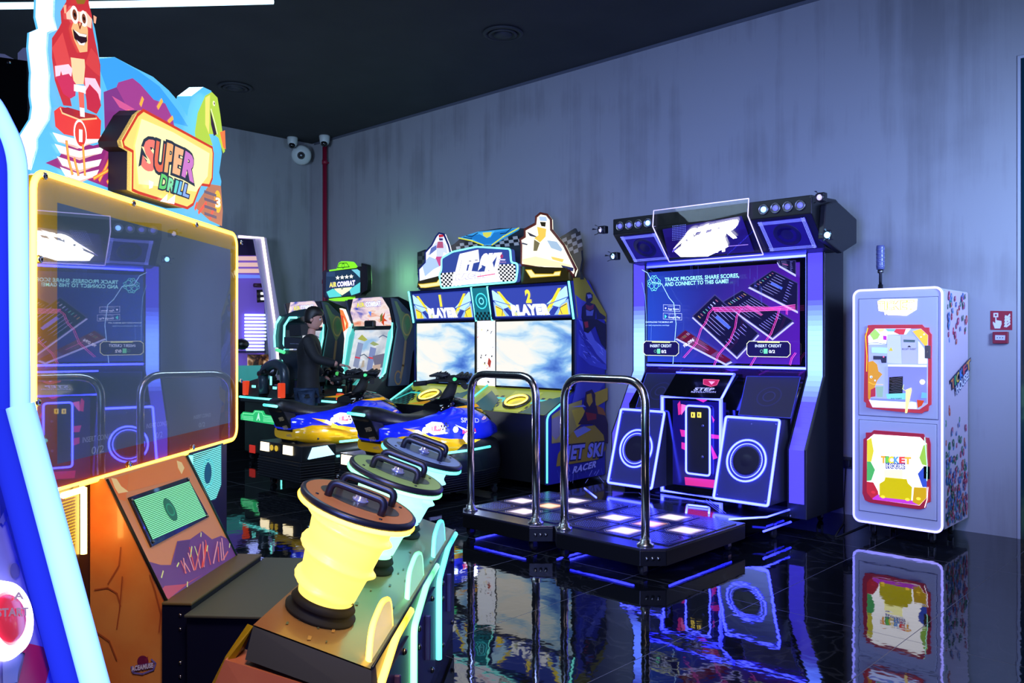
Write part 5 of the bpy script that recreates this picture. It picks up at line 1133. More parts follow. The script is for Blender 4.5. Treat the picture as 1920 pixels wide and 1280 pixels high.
sd(U4(350, 440, 400, 410, 500, 430, 520, 640, 420, 650, 400, 520), .18, PD_, 'lumbar_shell', .0, '#141c28')
MB().hexa([PT(*p, Y=5.5) for p in U4(490, 430, 548, 435, 605, 735, 545, 720)], [PT(*p, Y=5.5)+Vector((0, .14, 0)) for p in U4(490, 430, 548, 435, 605, 735, 545, 720)]).build('backrest', LEATHER, t, bevel=.01)
tubeobj('backrest_piping', [PT(*p, Y=5.49) for p in U4(545, 437, 602, 733)], .008, GREYP, t)
mb = MB(); arch = [PT(*p, Y=5.45) for p in U4(235, 760, 225, 600, 270, 535, 340, 515, 400, 560, 405, 760)]; mb.tube(fillet(arch, .1), .062, 14); mb.build('rear_arch', mat('arch_grey', '#2a3440', .3), t)
MB().tube([PT(*p, Y=5.42) for p in U4(200, 600, 260, 580)], .04, 12).build('exhaust', BLACK, t); tubeobj('arch_light', [PT(*p, Y=5.36) for p in U4(290, 620, 290, 690)], .013, N_CYAN, t)
sd(U4(430, 650, 515, 655, 550, 800, 430, 790), .3, printmat('side_fin', 0, .35), 'side_fin', .02, '#26283a')
MB().box(-9.6, -9.1, 5.65, 5.95, .8, .95).build('seat', LEATHER, t, bevel=.03)
t = thing('cockpit_pod', 'low dark flight pod without a high seat, in front of right flight cabinet', 'ride', (-8.37, 5.95, 0))
podbase(t, -8.37, False, .33, 5.6, .36)
mb = MB().box(-8.5, -8.2, 5.7, 5.94, .8, .98)
for k, (x, y, z) in enumerate(((-8.6, 5.8, 1.12), (-8.45, 5.8, 1.08), (-8.25, 5.85, 1.12), (-8.35, 5.78, 1.02), (-8.55, 5.85, 1.2), (-8.15, 5.8, 1.06))): mb.tube([(x, y, .85), (x+.03, y, z-.05), (x+.06, y-.02, z)], .03, 8).ball((x+.06, y-.02, z), .05, 10)
mb.tube([(-8.65, 5.8, 1.1), (-8.4, 5.78, 1.14), (-8.1, 5.8, 1.05)], .028, 10).build('control_yoke', BLACK, t)
MB().ball((-8.32, 5.76, 1.12), .025, 10).build('green_button', mat('green_lit', '#205020', .3, emit=(.1, .9, .2), es=.5), t)

# ------------------------------------------------------------------ boy standing at the pod
def skin(name, pts, edges, m, parent, sub=2, root=0, merge=True):
    me = bpy.data.meshes.new(name); inv = WM[parent.name].inverted()
    me.from_pydata([inv @ Vector(p[:3]) for p in pts], edges, []); me.materials.append(m)
    o = bpy.data.objects.new(name, me); col.objects.link(o); o.parent = parent; WM[o.name] = WM[parent.name]
    sk = o.modifiers.new('skin', 'SKIN'); sk.use_smooth_shade = True
    for i, p in enumerate(pts):
        v = me.skin_vertices[0].data[i]; r = p[3]; v.radius = (r, p[4] if len(p) > 4 else r); v.use_root = (i == root)
    sb = o.modifiers.new('sub', 'SUBSURF'); sb.levels = sb.render_levels = sub
    return o
BX, BY = -8.33, 5.37
ex = Vector((math.cos(math.radians(48)), math.sin(math.radians(48)), 0)); ey = Vector((-ex.y, ex.x, 0))   # he faces ex
def B(f, l, z): return Vector((BX, BY, 0))+ex*f+ey*l+UP*z
t = thing('person', 'dark haired boy in black jacket and blue jeans reaching toward flight controls', 'person', (BX, BY, 0))
SK = mat('skin', '#b88474', .55); HAIR = wear('hair', '#0a0706', '#1c120e', 60, .5); CLOTH = wear('jacket_black', '#08090c', '#111218', 18, .75, bump=.1); JEAN = wear('denim', '#1c2c44', '#2a3d58', 30, .8)
MB().box(-8.52, -8.06, 5.18, 5.56, .0, .215).build('platform', DARK, thing('step_platform', 'low dark step under the standing boy beside the cockpit pod', 'step', (-8.3, 5.37, 0)), bevel=.01)
g0 = .22
def PTS(L): return [(*B(*q[:3]), *q[3:]) for q in L]
# one body: pelvis root, legs, torso, arms
body = PTS([(0, 0, .98, .09, .075), (0, 0, 1.12, .1, .08), (.01, 0, 1.3, .11, .085), (.02, 0, 1.45, .1, .075), (.03, 0, 1.56, .048), (.045, 0, 1.66, .048),
            (0, .07, .93, .065), (.03, .09, .62, .05), (0, .09, .3, .04), (0, -.07, .93, .065), (.02, -.09, .62, .05), (-.02, -.09, .3, .042),
            (.02, .165, 1.49, .048), (-.01, .2, 1.26, .038), (.14, .17, 1.1, .036),
            (.02, -.165, 1.49, .048), (.12, -.2, 1.3, .038), (.36, -.17, 1.24, .036), (.13, .09, .25, .035), (.11, -.09, .25, .035)])
ed = [(0, 1), (1, 2), (2, 3), (3, 4), (4, 5), (0, 6), (6, 7), (7, 8), (0, 9), (9, 10), (10, 11), (3, 12), (12, 13), (13, 14), (3, 15), (15, 16), (16, 17), (8, 18), (11, 19)]
skin('body', body, ed, SK, t)
jk = PTS([(0, 0, 1.0, .15, .125), (0, 0, 1.14, .145, .12), (.01, 0, 1.3, .16, .125), (.02, 0, 1.46, .165, .125), (.03, 0, 1.6, .068), (.02, .175, 1.5, .075), (-.01, .21, 1.26, .06), (.14, .175, 1.1, .05), (.02, -.175, 1.5, .075), (.12, -.205, 1.3, .06), (.34, -.17, 1.245, .048), (0, 0, .9, .15, .13)])
skin('jacket', jk, [(11, 0), (0, 1), (1, 2), (2, 3), (3, 4), (3, 5), (5, 6), (6, 7), (3, 8), (8, 9), (9, 10)], CLOTH, t)
jn = PTS([(0, 0, .96, .14, .115), (0, .08, .9, .1), (.03, .09, .62, .072), (0, .09, .3, .056), (0, -.08, .9, .1), (.02, -.09, .62, .072), (-.02, -.09, .3, .056)])
skin('jeans', jn, [(0, 1), (1, 2), (2, 3), (0, 4), (4, 5), (5, 6)], JEAN, t)
for l, f in ((.09, .0), (-.09, -.02)): MB().loft([[tuple(B(f+ff, l+ww*math.cos(a_), .225+hh*(.5+.5*math.sin(a_)))) for a_ in [2*PI*k/12 for k in range(12)]] for ff, ww, hh in ((-.08, .03, .06), (-.04, .045, .09), (.04, .045, .075), (.12, .048, .05), (.18, .03, .035))]).build('shoe', RUBBER, t)
# head: rings with brow, nose, lips and chin; looks along ex and down
hd = Matrix.Translation(B(.06, 0, 1.76)) @ Matrix((( ex.x, ey.x, 0, 0), (ex.y, ey.y, 0, 0), (0, 0, 1, 0), (0, 0, 0, 1))) @ Matrix.Rotation(math.radians(14), 4, 'Y')
mb = MB(hd); rings = []
for z, f, bk, w_ in ((-.115, .055, .01, .03), (-.1, .078, .035, .045), (-.075, .086, .06, .056), (-.045, .088, .078, .064), (-.01, .086, .09, .069), (.03, .088, .097, .073), (.065, .082, .098, .072), (.095, .062, .085, .062), (.115, .03, .05, .036), (.122, .005, .01, .008)):
    rg = []
    for k in range(20):
        a_ = 2*PI*k/20; c_ = math.cos(a_); x = (f if c_ > 0 else bk)*c_
        if abs(a_) < .01 or k == 0:
            x += {-.1: .004, -.075: -.004, -.045: .012, -.01: .022, .03: .0}.get(z, 0)
        if k in (1, 19) and z == -.045: x += .004
        rg.append((x, w_*math.sin(a_), z))
    rings.append(rg)
mb.loft(rings); mb.build('head', SK, t)
for s_ in (-1, 1):
    MB(hd).ball((.078, s_*.03, .012), .0115, 10).build('eye', mat('eye_white', '#c8c8c8', .3), t); MB(hd).ball((.087, s_*.03, .012), .005, 8).build('iris', BLACKG, t)
    MB(hd).ball((-.008, s_*.073, -.012), .026, 12, sc3=(.7, .35, 1.05)).build('ear', SK, t)
    MB(hd).tube([(.084, s_*.016, .035), (.084, s_*.034, .038), (.074, s_*.048, .033)], .004, 6).build('eyebrow', HAIR, t)
MB(hd).tube([(.076, -.02, -.068), (.084, 0, -.068), (.076, .02, -.068)], .005, 6).build('mouth', mat('lips', '#8c4c48', .5), t)
mb = MB(hd); rings = []
for z, f, bk, w_ in ((-.06, -.02, .09, .068), (-.02, -.005, .104, .079), (.02, .01, .112, .083), (.06, .09, .114, .085), (.085, .098, .108, .082), (.115, .082, .088, .07), (.138, .05, .055, .045), (.147, .01, .02, .015)):
    rings.append([((f if math.cos(2*PI*k/22) > 0 else bk)*math.cos(2*PI*k/22)+random.uniform(-.003, .003), w_*math.sin(2*PI*k/22), z+random.uniform(-.003, .003)) for k in range(22)])
mb.loft(rings); mb.build('hair', HAIR, t)
def hand(wf, wl, wz, d, dn, nm):
    """palm and five bent fingers; d forward direction, dn droop"""
    w0 = Vector(B(wf, wl, wz)); d = (ex*d[0]+ey*d[1]+UP*d[2]).normalized(); s_ = d.cross(UP).normalized(); n_ = s_.cross(d).normalized()
    P = [(*w0, .026, .02), (*(w0+d*.04), .034, .018), (*(w0+d*.075), .036, .016)]; E_ = [(0, 1), (1, 2)]
    skin(nm, P, E_, SK, t, 2)
    for k, (o_, ln) in enumerate(((-.027, .06), (-.009, .068), (.009, .064), (.026, .05))):
        b0 = w0+d*.072+s_*o_; b1 = b0+d*ln*.45+s_*o_*.3-n_*.004; b2 = b1+d*ln*.32-n_*.012; b3 = b2+d*ln*.2-n_*.014
        skin('finger', [(*b0, .0095), (*b1, .0085), (*b2, .008), (*b3, .0065)], [(0, 1), (1, 2), (2, 3)], SK, t, 1)
    b0 = w0+d*.02-s_*.028; b1 = b0+d*.025-s_*.02-n_*.006; b2 = b1+d*.028-s_*.006-n_*.008
    skin('thumb', [(*b0, .0115), (*b1, .0095), (*b2, .0075)], [(0, 1), (1, 2)], SK, t, 1)
hand(.37, -.165, 1.235, (1, .1, -.12), 0, 'hand'); hand(.16, .17, 1.09, (.8, 0, -.5), 0, 'hand')

# ------------------------------------------------------------------ lit booth in the corner behind
K8 = C(440, 430, 4.417)
t = thing('photo_booth', 'white framed booth with purple inside and glowing light bars by left wall', 'booth', (-10.9, 5.9, 0))
PBo = PL((-10.75, 0, 0), (0, 1, 0), (0, 0, 1)); a = Art(PBo, 0.)
a.slab(K8(30, 45, 235, 62, 262, 70, 372, 720, 360, 1110, 345, 1250, 305, 1250, 298, 1000, 260, 560, 170, 80, 30, 72), '#a8a0c0', .06)
a.build('outer_frame', printmat('frame_lilac', .12, .4), t)
tubeobj('frame_light', [PBo.w(PBo.px(*p), .01) for p in K8(30, 60, 228, 70, 330, 780, 358, 1100)], .016, mat('warm_line', '#fff', .4, emit=(1, .85, .75), es=2.6), t)
yb0, yb1 = PBo.px(*K8(20, 700)[0])[0]-.3, PBo.px(*K8(352, 700)[0])[0]
MB().box(-11.14, -11.1, yb0, yb1, .1, 2.95).build('back_panel', mat('booth_purple', '#6a4cb0', .45, emit=(.16, .1, .5), es=.45), t)
PBb = PL((-11.09, 0, 0), (0, 1, 0), (0, 0, 1))
for k in range(11):
    y = 708+k*28.6; tubeobj('light_bar', [PT(*p, X=-11.06) for p in K8(84 if k < 8 else 96, y, 258 if k < 8 else 243, y+1)], .016, mat('bar_light', '#fff', .4, emit=(.38, .48, 1), es=2.2), t)
for y in (240, 292, 343): 
    q = [PT(*p, X=-11.04) for p in K8(10, y-18, 215, y-18, 215, y+16, 10, y+16)]
    MB().add(q, [(0, 1, 2, 3)]).add([p+Vector((-.02, 0, 0)) for p in q], [(0, 1, 2, 3)]).build('ceiling_slat', mat('slat_warm', '#c8a0a0', .4, emit=(1, .62, .5), es=.65), t)
q = [PT(*p, X=-11.04) for p in K8(10, 372, 232, 378, 232, 404, 10, 404)]; MB().add(q, [(0, 1, 2, 3)]).build('blue_slat', mat('slat_blue', '#4060d0', .4, emit=(.2, .3, 1), es=.7), t)
q = [PT(*p, X=-11.04) for p in K8(10, 72, 180, 90, 200, 215, 10, 215)]; MB().add(q, [(0, 1, 2, 3)]).build('dark_soffit', mat('booth_dark', '#241640', .5), t)
q = [PT(*p, X=-10.95) for p in K8(196, 498, 262, 498, 262, 600, 200, 605)]
k = MB().add(q, [(0, 1, 2, 3)]).add([p+Vector((-.05, 0, 0)) for p in q], [(0, 1, 2, 3)]).build('control_box', BLACK, t)
for y in (530, 574): tubeobj('display_line', [PT(*p, X=-10.94) for p in K8(218, y, 256, y)], .018, mat('white_display', '#fff', .4, emit=(1, 1, 1), es=1.6), k)
tubeobj('coat_rail', [PT(*p, X=-10.98) for p in K8(160, 462, 245, 464)], .03, mat('rail_red', '#401830', .5), t)
q = PT(*K8(50, 1005)[0], X=-11.0); MB().box(-11.1, -10.85, q.y, yb1-.12, q.z-.03, q.z).build('shelf', mat('shelf_purple', '#302848', .4), t)
q2 = PT(*K8(105, 1120)[0], X=-10.95)
MB().add([PT(*p, X=-10.96) for p in K8(105, 1035, 300, 1035, 300, 1128, 105, 1128)], [(0, 1, 2, 3)]).build('gold_picture', displaymat('gold_picture', [(.42, '#201008'), (.55, '#805838'), (.68, '#f0d0a8')], 3, (1, 1, .4), .9, (0, 0, 0), .3, 3, .8), t)
zc = PT(*K8(60, 1130)[0], X=-10.8).z
MB().box(-11.05, -10.8, yb0, yb1-.1, zc-.22, zc).build('teal_counter', mat('counter_teal', '#30807c', .4, emit=(.05, .35, .33), es=.5), t)
MB().box(-11.05, -10.85, yb0, yb1-.1, 0, zc-.22).build('counter_base', BLACK, t)
MB().ball(PT(*K8(60, 950)[0], X=-10.9), .1, 14, sc3=(1, 1, .8)).build('black_headset', BLACK, t)

# ------------------------------------------------------------------ big hammer/drill game on the left
TA = math.radians(3.8); DD = RT*math.sin(TA)+FW*math.cos(TA); DN = RT*math.cos(TA)-FW*math.sin(TA); DS = CW(-1.54, 2.68)
def MX(o=DS): return Matrix(((DD.x, DN.x, 0, o.x), (DD.y, DN.y, 0, o.y), (0, 0, 1, o.z), (0, 0, 0, 1)))
DM = MX()
t = thing('drill_game', 'big three player game with lit ape topper, gold screen frame and drill handles', 'arcade machine', tuple(DS+DD*.8+DN*.4))
A1 = C(0, 0, 2.783); B1 = C(0, 440, 2.783); C1 = C(0, 840, 2.909); E1 = C(400, 780, 2.561); V4 = C(700, 960, 4)
PSd = PL(DS, DD, UP)
def W(u, v, w_): return DM @ Vector((u, v, w_))
ORA = wear('orange_print', '#d8682c', '#e8944a', 3, .35, coat=.3)
# body behind the screen
MB(DM).box(.02, 1.62, -.5, -.03, 0, 2.02).build('cabinet_body', mat('cabinet_dark', '#1a1620', .4), t, bevel=.01)
sl_ = rrect(0, 1.64, 1.0, 2.05, .06)
fa = Art(PSd, 0., px=False)
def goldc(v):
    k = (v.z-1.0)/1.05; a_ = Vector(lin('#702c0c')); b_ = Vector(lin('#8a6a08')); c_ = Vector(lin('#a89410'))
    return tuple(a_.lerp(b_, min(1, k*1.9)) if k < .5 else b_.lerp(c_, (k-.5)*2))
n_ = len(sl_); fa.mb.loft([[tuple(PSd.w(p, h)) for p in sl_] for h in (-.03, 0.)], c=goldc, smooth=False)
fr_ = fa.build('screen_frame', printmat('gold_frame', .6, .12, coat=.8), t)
dq = [PSd.px(*p) for p in ((88, 364), (432, 466), (430, 792), (80, 884))]
DX_0, DX_1 = .12, 1.56; dz0, dz1 = 1.09, 1.965
a = Art(PSd, .002, px=False)
for i in range(12):
    for j in range(8):
        xa = DX_0+(DX_1-DX_0)*i/12; xb = DX_0+(DX_1-DX_0)*(i+1)/12; za = dz0+(dz1-dz0)*j/8; zb = dz0+(dz1-dz0)*(j+1)/8
        def dc(v):
            k = (v-DS).dot(DD)/1.64; j_ = (v.z-1)/1.05
            return tuple(Vector((.05, .10, .16)).lerp(Vector((.13, .18, .30)), min(1, k*1.1))*(1.15-.35*abs(j_-.55))+Vector((.10, .03, .01))*max(0, .3-j_)*2)
        a.mb.add([PSd.w(p, .002) for p in ((xa, za), (xb, za), (xb, zb), (xa, zb))], [(0, 1, 2, 3)], c=dc)
a.pxm = True
for q in (B1(415, 1085, 570, 1062, 417, 1055), B1(750, 1010, 862, 992, 752, 985), B1(998, 962, 1088, 946, 1000, 942)):
    a.text('INSERT COIN(S)', q[0], q[1], q[2], '#8c98b4', .01)
for q in (B1(462, 1145, 528, 1132, 464, 1105), B1(800, 1062, 835, 1055, 801, 1030), B1(1025, 1005, 1058, 999, 1026, 980)): a.text('0/2', q[0], q[1], q[2], '#8c98b4', .01)
a.build('screen_picture', printmat('big_display', .5, .04, ior=1.6), t)
# acrylic pane over the whole front
a = Art(PSd, .012, px=False); a.slab(sl_, '#ffffff', .004)
pane = a.build('front_pane', mat('front_acrylic', '#ffffff', .008, trans=1., ior=2.0), t)
tubeobj('frame_light', [PSd.w(p, .006) for p in sl_], .011, N_YEL, t, 8, True)
for p in ((75, 330), (243, 381), (362, 421), (66, 486), (62, 754), (236, 870), (356, 838), (447, 455), (446, 714)):
    q = PSd.w(PSd.px(*p), .014); MB().lathe([(.013, 0), (.012, .006), (.006, .009), (.006, .004), (0, .004)], q, DN, 14).build('frame_bolt', CHROME, t)
# topper
Ptop = PL(DS-DN*.06, DD, UP)
to = [(101, -60), (100, 0), (99, 32), (104, 54), (88, 61), (86, 90), (91, 136), (90, 154), (90, 180), (93, 201), (90, 223), (68, 259), (68, 277), (55, 318), (60, 330), (180, 360), (300, 400), (412, 424), (411, 380), (415, 340), (411, 323), (416, 287), (411, 244), (405, 201), (396, 170), (381, 163), (359, 180), (353, 205), (351, 218), (338, 194), (316, 169), (287, 144), (251, 126), (215, 107), (186, 109), (183, 83), (178, 54), (160, -10), (158, -60)]
a = Art(Ptop, 0.); a.slab(to, '#58b8e8', .07)
bk_ = a.build('topper_board', LIT1, t)
# bright side band of the board (edge light on its near side)
pts = [Ptop.px(*p) for p in to[:14]]
mb = MB()
for (x0, z0), (x1, z1) in zip(pts, pts[1:]): mb.hexa([Ptop.w((x0-.004, z0), .0), Ptop.w((x0-.004, z0), -.06), Ptop.w((x0+.01, z0), -.06), Ptop.w((x0+.01, z0), .0)], [Ptop.w((x1-.004, z1), .0), Ptop.w((x1-.004, z1), -.06), Ptop.w((x1+.01, z1), -.06), Ptop.w((x1+.01, z1), .0)])
mb.build('edge_band', mat('edge_white', '#e0e4f8', .5, emit=(.75, .82, 1), es=1.1), bk_)
a = Art(Ptop, .001)
a.poly(A1(500, 310, 600, 300, 720, 370, 830, 450, 930, 580, 980, 660, 900, 640, 700, 560, 560, 480), '#3a9ce8')
a.poly(A1(538, 480, 605, 455, 615, 430, 690, 408, 730, 440, 800, 520, 860, 540, 900, 620, 915, 700, 760, 720, 640, 740, 560, 800, 545, 700), '#9c3c88'); a.poly(A1(538, 480, 605, 455, 640, 520, 680, 600, 600, 640, 560, 800, 545, 700), '#7c3480')
a.poly(A1(580, 500, 700, 570, 660, 580, 620, 560), '#d05890'); a.poly(A1(620, 600, 670, 570, 680, 610), '#e88068')
for q in (A1(740, 515, 730, 545), A1(840, 525, 820, 560), A1(895, 615, 875, 635)): a.line(q, .018, '#ffb040')
a.poly(A1(230, 850, 300, 820, 360, 730, 480, 760, 620, 720, 640, 970, 560, 980, 400, 920), '#8c2c78'); a.poly(A1(520, 720, 600, 715, 625, 760, 560, 770), '#e06050')
# drill tower with badge "1"
for k, (y, w1, w2) in enumerate(((690, 265, 525), (750, 275, 535), (815, 285, 520), (870, 300, 505))): a.poly(A1(w1, y, (w1+w2)/2, y+38, w2, y+15, w2-15, y+50, (w1+w2)/2, y+80, w1+30, y+50), '#f8f0f0'); a.poly(A1(w1+20, y+45, (w1+w2)/2, y+72, w2-20, y+48, (w1+w2)/2, y+86), '#e0b8b0')
a.poly(A1(268, 580, 300, 555, 400, 580, 490, 600, 515, 630, 510, 725, 440, 725, 320, 700, 275, 660), '#e03c38'); a.poly(A1(300, 565, 340, 560, 480, 600, 490, 618, 400, 625, 310, 590), '#a02430'); a.line(A1(300, 565, 310, 590, 400, 625, 490, 618), .006, '#f8c890')
a.disc(A1(404, 700)[0], .041, '#ffffff', .052); a.disc(A1(404, 700)[0], .034, '#d83c38', .044); a.text('1', *A1(396, 738, 414, 740), A1(396, 672)[0], '#ffffff', .02)
for q in (A1(360, 905, 340, 830, 330, 740), A1(390, 910, 370, 830), A1(500, 940, 540, 860, 580, 760), A1(470, 930, 560, 880), A1(540, 950, 590, 900), A1(420, 910, 410, 760)): a.line(q, .014, '#f87838'); a.line(q, .006, '#ffc050')
# red ape
a.poly(A1(290, 60, 320, 10, 330, -120, 430, -120, 440, 20, 455, 80, 460, 150, 470, 200, 500, 340, 500, 560, 480, 595, 430, 570, 425, 500, 415, 440, 350, 440, 340, 510, 350, 555, 305, 550, 280, 480, 260, 420, 245, 300, 245, 200, 280, 150, 295, 120), '#c03038')
a.poly(A1(245, 250, 300, 170, 330, 280, 345, 340, 270, 350), '#d84848'); a.poly(A1(450, 250, 490, 300, 498, 400, 470, 380, 420, 330), '#d04040')
a.poly(A1(342, 300, 415, 310, 418, 350, 410, 440, 360, 440, 350, 380), '#f0d0a0')
a.poly(A1(258, 345, 330, 335, 350, 360, 345, 400, 320, 390, 300, 400, 290, 370, 280, 420, 262, 400), '#f8d0e0'); a.poly(A1(415, 405, 470, 410, 500, 470, 498, 530, 480, 480, 440, 440, 420, 480), '#f8c8dc')
a.poly(A1(262, 400, 330, 385, 368, 440, 365, 500, 340, 515, 300, 490), '#c83058'); a.poly(A1(415, 480, 440, 440, 485, 490, 500, 550, 480, 590, 430, 570), '#c02840')
a.poly(A1(356, 440, 418, 450, 418, 490, 356, 475), '#f8f0f0'); a.poly(A1(378, 478, 408, 485, 412, 610, 388, 608), '#e86858'); a.poly(A1(385, 560, 410, 565, 412, 612, 388, 608), '#f8e8e8')
a.poly(A1(340, 150, 350, 120, 420, 125, 428, 160, 425, 270, 385, 275, 355, 210), '#f0b880'); a.poly(A1(312, 70, 340, 40, 380, 62, 415, 60, 448, 100, 445, 150, 400, 125, 375, 110, 345, 105, 315, 100), '#f8c8b0')
for q, r1 in ((A1(356, 78)[0], .024), (A1(403, 98)[0], .022)): a.disc(q, r1, '#fff8f0', r1*1.3); a.disc(q, r1*.6, '#7c4028', r1*.8); a.disc(q, r1*.3, '#180808')
a.line(A1(372, 120, 380, 150, 390, 122), .006, '#803020'); a.poly(A1(342, 152, 380, 175, 415, 180, 418, 215, 400, 238, 375, 232, 350, 200), '#281018'); a.poly(A1(345, 155, 380, 176, 415, 182, 412, 195, 375, 188), '#fffaf0'); a.poly(A1(360, 208, 385, 228, 408, 222, 400, 238, 375, 234), '#f4ecf0')
a.poly(A1(355, 0, 410, 0, 400, 22, 365, 22), '#8c6820'); a.poly(A1(290, 30, 305, 25, 305, 70, 295, 70), '#f0a888'); a.poly(A1(448, 80, 465, 90, 460, 125, 450, 120), '#f0a888')
# green dinosaur head
a.poly(A1(985, 690, 1000, 590, 1040, 500, 1075, 480, 1105, 510, 1120, 600, 1130, 680, 1145, 790, 1135, 800, 1110, 720, 1085, 700, 1060, 700, 1080, 760, 990, 740), '#b0d040'); a.poly(A1(1040, 510, 1065, 495, 1060, 700, 1040, 650), '#e8e070')
a.poly(A1(1065, 570, 1085, 640, 1100, 700, 1085, 710, 1070, 650), '#301830'); a.line(A1(1070, 570, 1090, 640, 1103, 700), .006, '#fffce0'); a.disc(A1(1085, 540)[0], .012, '#fff8e0'); a.disc(A1(1086, 540)[0], .006, '#402020')
a.poly(A1(1115, 690, 1142, 680, 1146, 780, 1132, 770), '#f07838')
a.poly(A1(980, 1080, 1060, 960, 1120, 970, 1130, 1100, 1125, 1180, 1060, 1150), '#b87858'); a.disc(A1(1103, 1052)[0], .042, '#f8c030', .056); a.text('3', *A1(1092, 1078, 1114, 1080), A1(1092, 1030)[0], '#fff8d8', .05, '#c05818', .1)
for q in (A1(1000, 1110, 1040, 1060), A1(1060, 1140, 1080, 1090), A1(980, 1090, 990, 1060)): a.line(q, .016, '#f86048')
for k in range(4): a.line(A1(1030, 1000+k*38, 1090, 1020+k*38), .014, '#706070')
a.build('topper_print', LIT1, bk_)
# logo box in front of it
lo = A1(745, 575, 1105, 770, 1110, 800, 1105, 930, 1090, 968, 1045, 962, 1005, 1065, 975, 1085, 720, 1005, 688, 990, 690, 790, 645, 765, 638, 735, 715, 600)
Plg = PL(DS+DN*.05, DD, UP); a = Art(Plg, 0.); a.slab(lo, '#ffd870', .02); lb = a.build('logo_face', LIT1, t)
g_ = [Plg.px(*p) for p in lo]; mb = MB(); m_ = len(g_)
mb.add([Plg.w(p, -.006) for p in g_]+[Plg.w(p, -.095) for p in g_], [(i, (i+1) % m_, m_+(i+1) % m_, m_+i) for i in range(m_)]+[tuple(range(m_, 2*m_))]); mb.build('logo_box', mat('box_brown', '#120b08', .6), lb)
a = Art(Plg, .002); a.line(lo, .012, '#c83818', True); a.poly(A1(735, 620, 900, 690, 1090, 800, 1080, 920, 1020, 1000, 900, 980, 720, 960, 700, 760), '#fff4b0')
P_, Q_ = A1(735, 872)[0], A1(1000, 945)[0]
for k, (ch, q) in enumerate(zip('SUPER', (A1(738, 872, 800, 890, 760, 720), A1(800, 878, 850, 895, 815, 735), A1(855, 888, 895, 898, 870, 745), A1(898, 895, 942, 912, 912, 765), A1(945, 912, 1000, 945, 965, 790)))):
    a.text(ch, q[0], q[1], q[2], ('#f07868', '#e06848', '#f0a868', '#f0b080', '#c878c0')[k], .05, '#28303c', .13)
for k, (ch, q) in enumerate(zip('DRILL', (A1(822, 978, 858, 990, 835, 905), A1(862, 990, 895, 1003, 873, 925), A1(900, 1002, 912, 1007, 912, 940), A1(915, 1008, 940, 1017, 930, 945), A1(942, 1018, 968, 1028, 955, 958)))):
    a.text(ch, q[0], q[1], q[2], ('#60c868', '#80d8a0', '#60d0c0', '#70b8e8', '#88a8f0')[k], .04, '#28303c', .12)
a.poly(A1(820, 1050, 860, 1010, 855, 1050, 900, 1015, 895, 1065), '#ffffff'); a.poly(A1(760, 940, 785, 950, 780, 980, 762, 985), '#fff8f0')
a.build('logo_print', LIT1, lb)
# lower cabinet, pedestal with green speaker, side speakers
MB(DM).box(.06, 1.58, -.45, -.02, 0, .98).build('lower_cabinet', mat('lower_dark', '#241420', .4), t)
ped = [(-.02, 1.0), (.04, 1.0), (.262, .563), (.262, 0), (-.02, 0)]
MB(DM @ Matrix(((0, 0, 1, 0), (1, 0, 0, 0), (0, 1, 0, 0), (0, 0, 0, 1)))).prism([(y, z) for y, z in ped], 'z', .36, 1.0).build('pedestal', ORA, t, bevel=.004)
pp = PL(W(0, .04, 1.0), DD, W(0, .04, 1.0)-W(0, .262, .563))
a = Art(pp, .003); a.poly(C1(562, 165, 1000, 40, 1290, 580, 910, 832), '#d88850')
a.poly(C1(575, 180, 700, 140, 680, 290, 640, 280), '#e87828'); a.poly(C1(700, 140, 1000, 45, 1040, 150, 690, 240), '#e88030')
a.poly(C1(600, 165, 630, 170, 655, 210, 695, 240, 640, 250, 620, 220), '#ffd890'); a.poly(C1(958, 70, 985, 80, 1000, 110, 985, 145, 965, 110), '#ffd890')
a.poly(C1(805, 622, 870, 640, 925, 640, 960, 510, 1030, 500, 1095, 455, 1150, 500, 1200, 480, 1240, 500, 1290, 582, 910, 830), '#703880'); a.poly(C1(960, 515, 1030, 505, 1010, 620, 940, 630), '#5c2c70')
a.poly(C1(870, 780, 890, 755, 1000, 745, 1100, 690, 1180, 640, 1020, 740, 910, 828), '#c84c60'); r = random.Random(2)
for k in range(16):
    x = 960+r.uniform(0, 260); y = 700-(x-960)*.35; a.line(C1(x, y, x+r.uniform(-40, 30), y-r.uniform(40, 140)), .007, r.choice(['#e87068', '#e85848', '#f0a0a8']))
for q in (C1(1030, 545, 1022, 600), C1(1045, 545, 1060, 590), C1(1080, 470, 1078, 490), C1(1115, 540, 1110, 570), C1(870, 680, 860, 715), C1(955, 635, 945, 655), C1(1002, 740, 1000, 765), C1(1235, 530, 1232, 550)): a.line(q, .006, '#e8e890')
a.build('pedestal_print', printmat('pedestal_print', .2, .35), t)
sp_ = C1(690, 275, 1010, 165, 1128, 380, 815, 545); a = Art(pp, .012); a.slab([tuple(pp.px(*p)) for p in sp_] if 0 else sp_, '#22262e', .014); fr3 = a.build('speaker_frame', PRINTG, t)
a = Art(pp, .014); g4 = C1(712, 290, 1015, 188, 1108, 378, 815, 508); a.poly(g4, '#0c5838')
P4 = [Vector(pp.px(*p)) for p in g4]; a.pxm = False
for k in range(24):
    f = (k+.5)/24; a.k = 2; a.line([tuple(P4[0].lerp(P4[3], f)), tuple(P4[1].lerp(P4[2], f))], .0036, '#90f0b0')
a.pxm = True; a.k = 4; a.disc(C1(910, 345)[0], .038, '#0c5838', .05); a.ring(C1(910, 345)[0], .024, .006, '#148058')
a.build('green_grille', printmat('green_grille', .75, .3), fr3)
for p in C1(703, 291, 1013, 177, 1115, 376, 818, 519): MB().lathe([(.006, 0), (.005, .004), (0, .005)], pp.w(pp.px(*p), .013), pp.n, 10).build('screw', STEEL, fr3)
